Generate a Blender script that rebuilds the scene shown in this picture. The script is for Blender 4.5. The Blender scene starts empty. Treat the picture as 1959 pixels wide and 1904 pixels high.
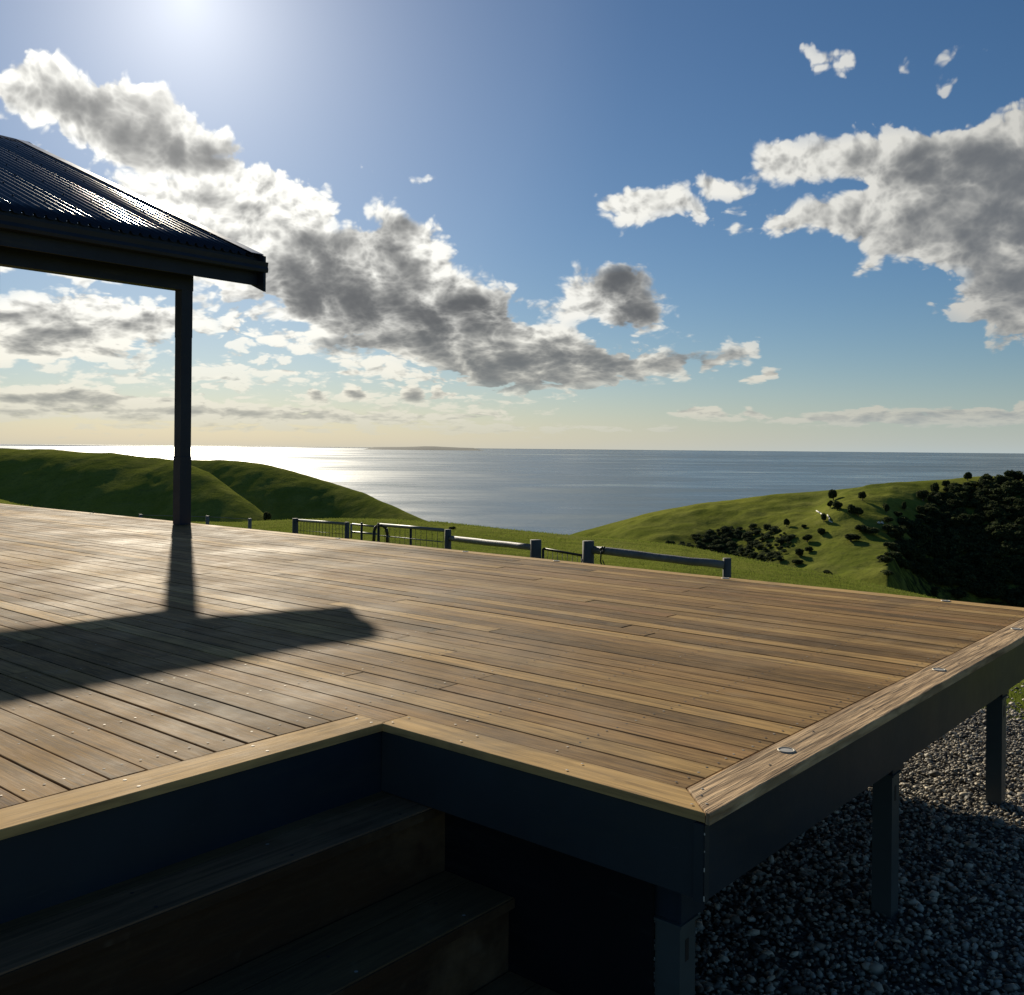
import bpy, math, random
import numpy as np
from mathutils import Vector, Matrix
C = bpy.context.scene.collection
rnd = random.Random(7)
rng = np.random.default_rng(11)

# ---------------------------------------------------------------- camera model used to place things
F = 1877.0; ROLL = 0.0092; CX, CY = 979.5, 858.0      # pixels of a 1959 px wide view, camera 1 m above the deck
def uv(x, y):
    dx = x - CX; dy = y - CY
    return ((dx*math.cos(ROLL) + dy*math.sin(ROLL))/F, (-dx*math.sin(ROLL) + dy*math.cos(ROLL))/F)
def at(x, y, Y):
    u, v = uv(x, y); return Vector((u*Y, Y, 1 - v*Y))
def onz(x, y, z):
    u, v = uv(x, y); Y = (1 - z)/v; return Vector((u*Y, Y, z))
O = Vector((0.5419, 2.6985, 0.0)); TH = math.radians(-40.296)
Bd = Vector((math.cos(TH), math.sin(TH), 0)); Ad = Vector((-math.sin(TH), math.cos(TH), 0))
def W(a, b, z=0): return O + Ad*a + Bd*b + Vector((0, 0, z))
def ab(p):
    d = Vector(p) - O; return (d.dot(Ad), d.dot(Bd))
SUN_AZ = math.radians(-18.55); SUN_EL = math.radians(23.4)
SUN = Vector((math.sin(SUN_AZ)*math.cos(SUN_EL), math.cos(SUN_AZ)*math.cos(SUN_EL), math.sin(SUN_EL)))

# ---------------------------------------------------------------- helpers
def tag(o, label=None, cat=None, group=None, kind=None):
    if label: o['label'] = label
    if cat: o['category'] = cat
    if group: o['group'] = group
    if kind: o['kind'] = kind
    return o
def empty(name, loc, rz=0.0):
    o = bpy.data.objects.new(name, None); C.objects.link(o)
    o.location = loc; o.rotation_euler = (0, 0, rz); o.empty_display_size = .2
    return o
class MB:
    def __init__(s): s.v = []; s.f = []; s.a = []; s.m = []
    def add(s, vs, fs, tone=0.0, mi=0):
        n = len(s.v); s.v += [tuple(q) for q in vs]; s.a += [tone]*len(vs)
        for f in fs: s.f.append(tuple(i+n for i in f)); s.m.append(mi)
    def box(s, x0, x1, y0, y1, z0, z1, tone=0.0, bev=0.0, mi=0):
        if bev <= 0:
            s.add([(x0,y0,z0),(x1,y0,z0),(x1,y1,z0),(x0,y1,z0),(x0,y0,z1),(x1,y0,z1),(x1,y1,z1),(x0,y1,z1)],
                  [(0,3,2,1),(4,5,6,7),(0,1,5,4),(1,2,6,5),(2,3,7,6),(3,0,4,7)], tone, mi)
        else:
            b = bev
            ring = lambda i, z: [(x0+i,y0+i,z),(x1-i,y0+i,z),(x1-i,y1-i,z),(x0+i,y1-i,z)]
            vs = ring(0, z0) + ring(0, z1-b) + ring(b*.3, z1-b*.3) + ring(b, z1)
            fs = [(0,3,2,1),(12,13,14,15)]
            for k in range(3):
                for i in range(4):
                    j = (i+1) % 4; fs.append((k*4+i, k*4+j, k*4+4+j, k*4+4+i))
            s.add(vs, fs, tone, mi)
    def prism(s, poly, z0, z1, tone=0.0, mi=0, bev=0.0):     # poly ccw in xy
        n = len(poly)
        if bev > 0:
            c = np.mean(np.array(poly), axis=0)
            def inset(d):
                out = []
                for i in range(n):
                    p = np.array(poly[i]); a_ = np.array(poly[i-1]); b_ = np.array(poly[(i+1) % n])
                    e1 = (p-a_)/np.linalg.norm(p-a_); e2 = (b_-p)/np.linalg.norm(b_-p)
                    n1 = np.array([-e1[1], e1[0]]); n2 = np.array([-e2[1], e2[0]])
                    m = n1+n2; m = m/max(1e-6, m.dot(n1)); out.append(p+m*d)
                return out
            rings = [(poly, z0), (poly, z1-bev), (inset(bev*.3), z1-bev*.3), (inset(bev), z1)]
        else: rings = [(poly, z0), (poly, z1)]
        vs = [(p[0], p[1], z) for r, z in rings for p in r]
        fs = [tuple(range(n))[::-1], tuple(range((len(rings)-1)*n, len(rings)*n))]
        for k in range(len(rings)-1):
            for i in range(n):
                j = (i+1) % n; fs.append((k*n+i, k*n+j, k*n+n+j, k*n+n+i))
        s.add(vs, fs, tone, mi)
    def tube(s, p0, p1, r0, r1=None, n=10, tone=0.0, mi=0, segs=1, wob=0.0):
        r1 = r0 if r1 is None else r1
        p0 = Vector(p0); p1 = Vector(p1); d = (p1-p0).normalized()
        up = Vector((0,0,1)) if abs(d.z) < .9 else Vector((1,0,0))
        x = d.cross(up).normalized(); y = d.cross(x).normalized()
        vs = []; fs = []
        for k in range(segs+1):
            t = k/segs; c = p0.lerp(p1, t); r = r0+(r1-r0)*t
            if wob and 0 < k < segs: c = c + x*rnd.uniform(-wob, wob) + y*rnd.uniform(-wob, wob); r *= rnd.uniform(.95, 1.05)
            for i in range(n):
                an = 2*math.pi*i/n; vs.append(c + x*math.cos(an)*r + y*math.sin(an)*r)
        for k in range(segs):
            for i in range(n):
                j = (i+1) % n; fs.append((k*n+i, k*n+j, k*n+n+j, k*n+n+i))
        fs.append(tuple(range(n))[::-1]); fs.append(tuple(range(segs*n, segs*n+n)))
        s.add(vs, fs, tone, mi)
    def path(s, pts, r, n=8, tone=0.0, mi=0):
        for i in range(len(pts)-1): s.tube(pts[i], pts[i+1], r, r, n, tone, mi)
    def build(s, name, mats, parent=None, smooth=False):
        me = bpy.data.meshes.new(name); me.from_pydata(s.v, [], s.f)
        if not isinstance(mats, (list, tuple)): mats = [mats]
        for m in mats: me.materials.append(m)
        me.polygons.foreach_set('material_index', s.m)
        at_ = me.attributes.new('tone', 'FLOAT', 'POINT'); at_.data.foreach_set('value', s.a)
        if smooth: me.polygons.foreach_set('use_smooth', [True]*len(s.f))
        me.update(); me.validate()
        o = bpy.data.objects.new(name, me); C.objects.link(o)
        if parent: o.parent = parent
        return o
def np_mesh(name, verts, faces, mat, parent=None, smooth=False, attrs=None):
    """verts (n,3); faces (m,k) all of one size"""
    me = bpy.data.meshes.new(name); verts = np.asarray(verts, np.float32); faces = np.asarray(faces, np.int32)
    m, k = faces.shape
    me.vertices.add(len(verts)); me.vertices.foreach_set('co', verts.ravel())
    me.loops.add(m*k); me.loops.foreach_set('vertex_index', faces.ravel())
    me.polygons.add(m); me.polygons.foreach_set('loop_start', np.arange(0, m*k, k, dtype=np.int32))
    if smooth: me.polygons.foreach_set('use_smooth', np.ones(m, bool))
    for an, av in (attrs or {}).items():
        A = me.attributes.new(an, 'FLOAT', 'POINT'); A.data.foreach_set('value', np.asarray(av, np.float32))
    me.materials.append(mat); me.update(calc_edges=True)
    o = bpy.data.objects.new(name, me); C.objects.link(o)
    if parent: o.parent = parent
    return o

class NT:
    """tiny node-tree writer"""
    def __init__(s, tree): s.t = tree; s.n = tree.nodes; s.l = tree.links
    def node(s, typ, ins=None, **kw):
        nd = s.n.new(typ)
        for k, v in kw.items(): setattr(nd, k, v)
        for k, v in (ins or {}).items(): s.put(nd.inputs[k], v)
        return nd
    def put(s, sock, v):
        if isinstance(v, bpy.types.NodeSocket): s.l.new(v, sock)
        elif isinstance(v, bpy.types.Node): s.l.new(v.outputs[0], sock)
        else: sock.default_value = v
    def m(s, op, a, b=0.0, c=0.0, clamp=False):
        nd = s.n.new('ShaderNodeMath'); nd.operation = op; nd.use_clamp = clamp
        s.put(nd.inputs[0], a); s.put(nd.inputs[1], b); s.put(nd.inputs[2], c); return nd.outputs[0]
    def vm(s, op, a, b=(0,0,0)):
        nd = s.n.new('ShaderNodeVectorMath'); nd.operation = op; s.put(nd.inputs[0], a)
        if op == 'SCALE': s.put(nd.inputs['Scale'], b)
        else: s.put(nd.inputs[1], b)
        return nd.outputs['Value'] if op in ('DOT_PRODUCT', 'LENGTH') else nd.outputs[0]
    def map(s, v, a, b, c=0.0, d=1.0, smooth=False):
        nd = s.n.new('ShaderNodeMapRange'); nd.interpolation_type = 'SMOOTHSTEP' if smooth else 'LINEAR'
        for i, q in enumerate((v, a, b, c, d)): s.put(nd.inputs[i], q)
        return nd.outputs[0]
    def mix(s, f, a, b, blend='MIX'):
        nd = s.n.new('ShaderNodeMix'); nd.data_type = 'RGBA'; nd.blend_type = blend
        s.put(nd.inputs[0], f)
        for q, i in ((a, 6), (b, 7)):
            if isinstance(q, tuple) and len(q) == 3: q = (*q, 1)
            s.put(nd.inputs[i], q)
        return nd.outputs[2]
    def noise(s, vec, scale, detail=4.0, rough=.5, dist=0.0, out=0):
        nd = s.n.new('ShaderNodeTexNoise'); s.put(nd.inputs['Vector'], vec); s.put(nd.inputs['Scale'], scale)
        nd.inputs['Detail'].default_value = detail; nd.inputs['Roughness'].default_value = rough
        nd.inputs['Distortion'].default_value = dist; return nd.outputs[out]
    def vor(s, vec, scale, feature='F1', out='Distance', smooth=.6):
        nd = s.n.new('ShaderNodeTexVoronoi'); nd.feature = feature; s.put(nd.inputs['Vector'], vec)
        nd.inputs['Scale'].default_value = scale
        if feature == 'SMOOTH_F1': nd.inputs['Smoothness'].default_value = smooth
        return nd.outputs[out]
    def scale(s, vec, sx, sy, sz): return s.vm('MULTIPLY', vec, (sx, sy, sz))
    def attr(s, name, out='Fac'): return s.node('ShaderNodeAttribute', attribute_name=name).outputs[out]
    def obj(s): return s.n.new('ShaderNodeTexCoord').outputs['Object']
    def xyz(s, vec):
        nd = s.n.new('ShaderNodeSeparateXYZ'); s.put(nd.inputs[0], vec); return nd.outputs
    def comb(s, x, y, z):
        nd = s.n.new('ShaderNodeCombineXYZ')
        for i, q in enumerate((x, y, z)): s.put(nd.inputs[i], q)
        return nd.outputs[0]
def material(name):
    m = bpy.data.materials.new(name); m.use_nodes = True; m.node_tree.nodes.clear()
    t = NT(m.node_tree); out = t.node('ShaderNodeOutputMaterial'); return m, t, out
def bsdf(t, out, col, rough=.5, metal=0.0, spec=.5, bump=None, bstr=.3, bdist=.01, **kw):
    b = t.node('ShaderNodeBsdfPrincipled')
    if isinstance(col, tuple) and len(col) == 3: col = (*col, 1)
    t.put(b.inputs['Base Color'], col); t.put(b.inputs['Roughness'], rough); t.put(b.inputs['Metallic'], metal)
    t.put(b.inputs['Specular IOR Level'], spec)
    if bump is not None:
        bn = t.node('ShaderNodeBump', {'Height': bump, 'Strength': bstr, 'Distance': bdist}); t.put(b.inputs['Normal'], bn.outputs[0])
    for k, v in kw.items(): t.put(b.inputs[k], v)
    t.l.new(b.outputs[0], out.inputs[0]); return b

# ---------------------------------------------------------------- materials
def wood(name, along='x', dark=(.085,.052,.024), mid=(.37,.218,.086), light=(.66,.42,.16), red=(.34,.175,.08), rib=0.0, rough0=.42):
    m, t, out = material(name)
    p = t.obj(); tone = t.attr('tone')
    off = t.comb(t.m('MULTIPLY', tone, 37.0), t.m('MULTIPLY', tone, 91.0), t.m('MULTIPLY', tone, 13.0))
    q = t.vm('ADD', p, off)
    g = t.scale(q, 2.2, 42, 20) if along == 'x' else t.scale(q, 42, 2.2, 20)
    gf = t.scale(q, 9, 190, 60) if along == 'x' else t.scale(q, 190, 9, 60)
    big = t.noise(t.scale(q, 1.1, 5, 1) if along == 'x' else t.scale(q, 5, 1.1, 1), 1.0, 4, .6)
    grain = t.noise(g, 1.0, 6, .62, .6); fine = t.noise(gf, 1.0, 3, .6)
    blot = t.noise(p, 1.3, 5, .62)                                     # weathering carries over from board to board
    f1 = t.m('FRACT', t.m('MULTIPLY', tone, 7.31)); f2 = t.m('FRACT', t.m('MULTIPLY', tone, 23.7))
    c = t.mix(t.m('POWER', f1, .8), dark, mid)
    c = t.mix(t.map(f2, .72, .9, 0, .9), c, light)
    c = t.mix(t.map(t.m('FRACT', t.m('MULTIPLY', tone, 51.3)), .80, .95, 0, .7), c, red)
    c = t.mix(t.map(big, .35, .7, .0, .6), c, mid); c = t.mix(t.map(big, .32, .5, .6, 0), c, t.mix(.5, c, (.06,.05,.04)))
    c = t.mix(t.map(grain, .42, .66, .0, .75), c, t.mix(.5, dark, (.05,.038,.028)))
    c = t.mix(t.map(fine, .48, .78, 0, .5), c, light)
    c = t.mix(t.map(blot, .5, .72, 0, .45), c, (.38,.27,.15))
    spots = t.vor(t.scale(q, 3, 3, 1), 1.0); c = t.mix(t.map(spots, .0, .03, .6, 0), c, (.06,.045,.035))
    h = t.m('ADD', t.m('MULTIPLY', fine, .5), t.m('MULTIPLY', grain, .7))
    bs = .35
    if rib:
        w = t.noise(t.scale(q, 60, 3.2, 20) if along == 'y' else t.scale(q, 3.2, 60, 20), 1.0, 3, .55)
        c = t.mix(t.map(w, .4, .58, .55, 0), c, (.12,.075,.045)); h = t.m('ADD', h, t.m('MULTIPLY', w, 2.2)); bs = .8
    r = t.m('ADD', t.map(blot, .35, .7, rough0+.36, rough0+.18), t.m('MULTIPLY', t.m('SUBTRACT', fine, .5), .25))
    stn = t.noise(p, .75, 6, .68, .8); c = t.mix(t.map(stn, .54, .66, 0, .42), c, (.085,.060,.036))
    c = t.mix(t.map(t.noise(p, 2.9, 4, .6), .6, .75, 0, .3), c, (.40,.33,.22))
    bsdf(t, out, c, r, 0, .05, h, bs*1.3, .004)
    return m
M = {}
M['deck'] = wood('weathered decking')
M['border'] = wood('decking border', 'x', mid=(.62,.40,.17), dark=(.46,.29,.125))
M['borderA'] = wood('ribbed border', 'y', mid=(.70,.47,.26), dark=(.6,.39,.215), light=(.74,.53,.31), rib=1.0)
M['borderL'] = wood('decking border lengthwise', 'y', mid=(.62,.40,.17), dark=(.48,.30,.13))
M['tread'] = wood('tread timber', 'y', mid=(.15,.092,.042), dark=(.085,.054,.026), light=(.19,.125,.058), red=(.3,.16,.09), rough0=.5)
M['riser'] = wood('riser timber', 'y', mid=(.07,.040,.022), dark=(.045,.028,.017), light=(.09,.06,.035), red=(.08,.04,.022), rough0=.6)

def paint(name, col, rough=.38, spec=.5, scratch=True):
    m, t, out = material(name); p = t.obj()
    n = t.noise(p, 3.0, 5, .6); n2 = t.noise(p, 40.0, 3, .5)
    c = t.mix(t.map(n, .35, .7, 0, .5), col, tuple(q*1.5+.004 for q in col))
    if scratch:
        s = t.noise(t.scale(p, 2, 2, 30), 6.0, 2, .5, 2.0); c = t.mix(t.map(s, .72, .78, 0, .35), c, (.1,.11,.11))
    n3 = t.noise(t.scale(p, 1.4, 1.4, 9), 1.0, 5, .7); c = t.mix(t.map(n3, .55, .75, 0, .4), c, (.05,.052,.046)); dst = t.noise(p, 1.1, 6, .7)
    bsdf(t, out, c, t.m('ADD', t.m('MULTIPLY', dst, .5), rough-.22), 0, spec, t.m('ADD', n2, t.m('MULTIPLY', dst, 3.0)), .10, .003)
    return m
M['navy'] = paint('dark navy painted steel', (.009,.020,.033), .42)
M['navy2'] = paint('dark blue grey painted steel', (.024,.033,.038), .42)
M['black'] = paint('black shade sheet', (.005,.006,.008), .6, .2, False)  # near-black colour standing in for shade under the deck
M['stump'] = paint('grey green painted steel post', (.055,.068,.066), .45)
M['navymat'] = paint('navy lintel paint', (.008,.014,.030), .5, .4, False)
m, t, out = material('corrugated roof steel'); p = t.obj(); n = t.noise(p, 2.5, 4, .6)
bsdf(t, out, t.mix(n, (.012,.017,.032), (.02,.027,.045)), t.map(n, .3, .7, .27, .31), 0.0, .28); M['roof'] = m
m, t, out = material('roof flashing steel'); p = t.obj(); n = t.noise(p, 4, 4, .6)
bsdf(t, out, t.mix(n, (.04,.055,.09), (.06,.075,.11)), t.map(n, .3, .7, .25, .34), 0.2, .5); M['flash'] = m
m, t, out = material('screw steel'); p = t.obj(); n = t.noise(p, 30, 2, .5)
bsdf(t, out, t.mix(n, (.25,.22,.18), (.4,.36,.3)), .65, .4, .3); M['screw'] = m
m, t, out = material('screw hole'); bsdf(t, out, (.025,.018,.014), .7); M['hole'] = m
m, t, out = material('frosted light lens'); p = t.obj(); n = t.noise(p, 60, 3, .5)
bsdf(t, out, t.mix(n, (.42,.39,.33), (.56,.52,.45)), .45, 0, .5); M['lens'] = m
m, t, out = material('stainless rim'); p = t.obj(); n = t.noise(p, 30, 2, .5)
bsdf(t, out, t.mix(n, (.3,.26,.2), (.42,.38,.3)), .55, .3, .3); M['rim'] = m
m, t, out = material('galvanised pipe'); p = t.obj(); n = t.noise(p, 14, 4, .6)
bsdf(t, out, t.mix(n, (.16,.165,.165), (.28,.285,.28)), t.map(n, .3, .7, .45, .6), .5, .3); M['galv'] = m
m, t, out = material('dark wire'); p = t.obj(); n = t.noise(p, 10, 3, .6)
bsdf(t, out, t.mix(n, (.03,.032,.03), (.06,.055,.045)), .5, .4, .5); M['wire'] = m
m, t, out = material('weathered log'); p = t.obj(); n = t.noise(t.scale(p, 20, 20, 20), 1, 6, .65); n2 = t.noise(p, 3.0, 5, .6)
c = t.mix(n, (.10,.098,.09), (.27,.26,.24)); c = t.mix(t.map(n2, .5, .75, 0, .6), c, (.07,.06,.05))
bsdf(t, out, c, .62, 0, .4, n, .6, .01); M['log'] = m
m, t, out = material('treated post'); p = t.obj(); n = t.noise(t.scale(p, 30, 30, 4), 1, 5, .65)
bsdf(t, out, t.mix(n, (.05,.048,.045), (.15,.14,.12)), .7, 0, .4, n, .5, .01); M['fpost'] = m

# gravel stones
m, t, out = material('crushed gravel'); tone = t.attr('tone'); p = t.obj(); n = t.noise(p, 55, 4, .6)
c = t.mix(t.m('POWER', tone, 1.8), (.05,.042,.031), (.68,.58,.42)); c = t.mix(t.map(t.m('FRACT', t.m('MULTIPLY', tone, 17.0)), .93, .97, 0, 1), c, (.5,.47,.38))
c = t.mix(t.map(n, .4, .7, 0, .4), c, (.12,.11,.1)); bsdf(t, out, c, .62, 0, .4, n, .4, .003); M['stone'] = m
m, t, out = material('gravel bed'); p = t.obj(); n = t.noise(p, 30, 6, .65); v = t.vor(p, 38)
c = t.mix(t.map(v, .1, .6), (.12,.115,.1), (.03,.028,.024)); c = t.mix(t.map(n, .4, .7), c, (.14,.13,.11))
bsdf(t, out, c, .8, 0, .3, t.m('SUBTRACT', n, v), .8, .02); M['gravel'] = m

# pasture
m, t, out = material('pasture'); p = t.n.new('ShaderNodeNewGeometry').outputs['Position']
big = t.noise(p, .012, 5, .6); med = t.noise(p, .09, 6, .65); sm = t.noise(p, 1.3, 6, .7); blade = t.noise(t.scale(p, 1, 1, .4), 14, 4, .7)
c = t.mix(t.map(big, .35, .65), (.140,.168,.026), (.25,.255,.040))
c = t.mix(t.map(med, .42, .7, 0, .75), c, (.29,.285,.07))
c = t.mix(t.map(sm, .45, .75, 0, .5), c, (.045,.07,.014)); tus = t.noise(t.scale(p, 1, 1.6, 1), .38, 5, .72); c = t.mix(t.map(tus, .52, .68, 0, .6), c, (.055,.075,.025))
c = t.mix(t.map(blade, .35, .7, .0, .45), c, (.16,.19,.045))
scr = t.attr('scrub'); pat = t.noise(p, .22, 5, .7)
c = t.mix(t.m('MULTIPLY', scr, t.map(pat, .38, .55)), c, (.022,.030,.014))
path = t.noise(t.scale(p, .02, .02, .35), 1.0, 3, .5); c = t.mix(t.map(t.m('ABSOLUTE', t.m('SUBTRACT', path, .5)), 0, .012, .25, 0), c, (.17,.16,.07))
h = t.m('ADD', t.m('MULTIPLY', sm, .25), t.m('MULTIPLY', med, 1.6)); h = t.m('ADD', h, t.m('MULTIPLY', blade, .03))
bsdf(t, out, c, 1.0, 0, .0, h, .5, 1.0); M['pasture'] = m
m, t, out = material('grass blades'); tone = t.attr('tone')
c = t.mix(tone, (.06,.10,.014), (.17,.21,.05)); b = t.node('ShaderNodeBsdfDiffuse', {'Color': c}); tr = t.node('ShaderNodeBsdfTranslucent', {'Color': t.mix(.5, c, (.25,.3,.04))})
mx = t.node('ShaderNodeMixShader', {0: .45, 1: b, 2: tr}); t.l.new(mx.outputs[0], out.inputs[0]); M['grass'] = m
def leafmat(name, c0, c1):
    m, t, out = material(name); tone = t.attr('tone'); c = t.mix(tone, c0, c1)
    b = t.node('ShaderNodeBsdfPrincipled', {'Base Color': c, 'Roughness': .8, 'Specular IOR Level': .05}); tr = t.node('ShaderNodeBsdfTranslucent', {'Color': c})
    mx = t.node('ShaderNodeMixShader', {0: .35, 1: b, 2: tr}); t.l.new(mx.outputs[0], out.inputs[0]); return m
M['leaf'] = leafmat('dark scrub leaves', (.028,.038,.018), (.10,.12,.05))
M['leafg'] = leafmat('grey scrub leaves', (.035,.048,.022), (.11,.13,.065))
m, t, out = material('bark'); p = t.obj(); n = t.noise(p, 6, 4, .6); bsdf(t, out, t.mix(n, (.05,.04,.03), (.12,.1,.08)), .8); M['bark'] = m
m, t, out = material('bleached timber'); p = t.obj(); n = t.noise(p, 3, 4, .6); bsdf(t, out, t.mix(n, (.42,.4,.34), (.7,.67,.6)), .7); M['dead'] = m
m, t, out = material('far island'); p = t.n.new('ShaderNodeNewGeometry').outputs['Position']; n = t.noise(p, .001, 4, .6)
bsdf(t, out, t.mix(n, (.05,.06,.05), (.09,.1,.08)), .9); M['island'] = m

# sea
m, t, out = material('open sea'); p = t.n.new('ShaderNodeNewGeometry').outputs['Position']
w1 = t.noise(t.scale(p, 1, 1.6, 1), .035, 7, .62, .5); w2 = t.noise(t.scale(p, 1, 2.0, 1), .006, 5, .55)
s1 = t.noise(t.scale(p, .00010, .00022, 0), 1.0, 5, .6, 1.2); s2 = t.noise(t.scale(p, .0011, .0022, 0), 1.0, 5, .62, 1.0)
st = t.m('ADD', t.m('MULTIPLY', s1, .6), t.m('MULTIPLY', s2, .4))
r = t.map(st, .40, .60, .16, .50)
c = t.mix(t.map(st, .4, .6), (.055,.105,.140), (.095,.155,.180))
bsdf(t, out, c, r, 0, .5, t.m('ADD', w1, t.m('MULTIPLY', w2, 2.0)), t.map(st, .38, .62, .25, .75), 1.6, IOR=1.33); M['sea'] = m

# ---------------------------------------------------------------- terrain
def vnoise(x, y, seed=0):
    xi = np.floor(x).astype(np.int64); yi = np.floor(y).astype(np.int64); xf = x-xi; yf = y-yi
    def h(a, b):
        n = (a*374761393 + b*668265263 + seed*974634777) & 0xffffffff
        n = ((n ^ (n >> 13))*1274126177) & 0xffffffff
        return ((n ^ (n >> 16)) & 0xffff)/65535.0
    sx = xf*xf*(3-2*xf); sy = yf*yf*(3-2*yf)
    return (h(xi,yi)*(1-sx)+h(xi+1,yi)*sx)*(1-sy)+(h(xi,yi+1)*(1-sx)+h(xi+1,yi+1)*sx)*sy
def fbm(x, y, o=5, seed=0):
    s = 0; a = .5
    for k in range(o): s = s + a*(vnoise(x, y, seed+k)-.5); x = x*2.03+17.3; y = y*2.03+9.1; a *= .5
    return s
def tab(pts):       # silhouette table: pixel x -> (u, v)
    a_ = np.array([uv(x, y) for x, y in pts]); return a_[:, 0], a_[:, 1]
CREST = tab([(-2400,950),(-600,940),(0,957),(40,968),(150,990),(300,1001),(450,1001),(563,996),(640,995),(750,997),(850,1004),(960,1016),(1085,1028),(1200,1036),(1300,1046),(1400,1067),(1500,1087),(1600,1107),(1700,1128),(1800,1150),(1900,1166),(1959,1176),(2300,1210),(4000,1200)])
CD_U = [uv(x, 860)[0] for x in (-2400, 0, 563, 1085, 1600, 1959, 4000)]; CD_Y = [45, 45, 42, 38, 31, 27, 24]
H1 = tab([(-3000,840),(-300,850),(0,857),(100,861),(200,867),(300,876),(350,884),(400,904),(430,925),(460,948),(490,972),(520,998),(560,1040),(620,1120),(800,1400),(4000,1600)])
H1D = ([uv(x, 860)[0] for x in (-3000, 0, 300, 520, 4000)], [520, 470, 440, 370, 300])
H2 = tab([(-3000,900),(100,890),(300,880),(380,880),(450,881),(500,887),(560,902),(640,925),(700,945),(760,972),(800,990),(840,1010),(880,1030),(960,1080),(1200,1300),(4000,1500)])
H2D = ([uv(x, 860)[0] for x in (-3000, 300, 640, 840, 4000)], [760, 700, 620, 520, 420])
HR = tab([(-3000,1800),(700,1400),(900,1150),(1000,1065),(1085,1027),(1150,1008),(1230,985),(1330,965),(1450,950),(1600,937),(1700,925),(1850,914),(1959,911),(2300,905),(4000,900)])
HRD = ([uv(x, 860)[0] for x in (-3000, 1085, 1500, 1959, 4000)], [450, 450, 430, 405, 360])
def face(t_, s0, s1, t0): return s1*t_ - (s1-s0)*t0*(1-np.exp(-t_/t0))
def hill(u, Y, T, D, s0, s1, t0, back=.28):
    v = np.interp(u, *T); Yr = np.interp(u, *D); zr = 1 - v*Yr; t_ = Yr - Y
    f = np.where(t_ > 0, face(np.maximum(t_, 0), s0, s1, t0), back*np.maximum(-t_, 0)*(1-np.exp(-np.maximum(-t_, 0)/40)))
    return zr - f, t_
def terrain(X, Y, u=None):
    X = np.asarray(X, float); Y = np.asarray(Y, float)
    if u is None: u = X/np.maximum(Y, 1e-3)
    v = np.interp(u, *CREST); Yc = np.interp(u, CD_U, CD_Y); zc = 1 - v*Yc
    g0 = -1.04; s = np.clip((Y-7)/(Yc-7), 0, None)
    near = np.where(Y < Yc, g0+(zc-g0)*s, 0)
    t_ = np.maximum(Y-Yc, 0); sl = (zc-g0)/(Yc-7)
    near = np.where(Y >= Yc, zc + sl*t_ - .0075*t_**2*(1/(1+t_*.012)), near)
    h1, t1 = hill(u, Y, H1, H1D, .16, .64, 42)
    h2, t2 = hill(u, Y, H2, H2D, .16, .66, 36)
    ex = np.clip((u-.385)/.09, 0, 1)
    hr, tr = hill(u, Y, HR, HRD, .06, .19+.5*ex, 30)
    px = u*F + CX
    g = lambda c0, w0, tt, wt: np.exp(-((px-c0)/w0)**2 - ((tr-tt)/wt)**2)
    front = np.clip(tr/15, 0, 1)
    hr = hr + front*(-5.5*g(1400, 90, 85, 38) + 3.0*g(1620, 70, 60, 40) - 6*g(1790, 70, 70, 45) + 2.5*g(1215, 80, 60, 40) - 2.0*g(1560, 30, 40, 25))
    hr = hr + front*(fbm(X*.025+3, Y*.025, 5, 5)*7 + fbm(X*.10+3, Y*.16, 4, 15)*2.2)
    h1 = h1 + np.clip(t1/15, 0, 1)*fbm(X*.022, Y*.022, 5, 8)*4.5 + np.clip(t1/15, 0, 1)*fbm(X*.11, Y*.11, 3, 18)*1.2
    h2 = h2 + np.clip(t2/15, 0, 1)*fbm(X*.02+50, Y*.02, 5, 9)*4 + np.clip(t2/15, 0, 1)*fbm(X*.11, Y*.11, 3, 19)*1.2
    fl = np.maximum(-46 - .083*Y, -175)
    fl = np.where(Y > 1200, fl-(Y-1200)*.3, fl)
    z = np.maximum.reduce([near, h1, h2, hr, fl])
    z = z + np.where(Y > 9, fbm(X*.35, Y*.35, 4, 2)*.16*np.clip((Y-9)/15, 0, 1), 0) + np.where(Y > 100, fbm(X*.06, Y*.06, 4, 3)*1.3, 0)
    scr = front*np.clip(1.6*(g(1400,130,85,40)+g(1850,170,120,75)+g(1980,150,90,60)*1.0)-.25, 0, 1)*(hr >= z-2)
    return z, scr
def hit(px, py, y0=14.0, y1=900.0):
    """first point where the line of sight through a view position meets the land"""
    u, v = uv(px, py); Y = np.exp(np.linspace(math.log(y0), math.log(y1), 2600)); z, _ = terrain(u*Y, Y)
    los = 1 - v*Y; k = np.argmax(z >= los)
    return Vector((u*Y[k], Y[k], z[k])) if z[k] >= los[k] else None
def ground_z(X, Y): return float(terrain(np.array([X]), np.array([Y]))[0][0])

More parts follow.
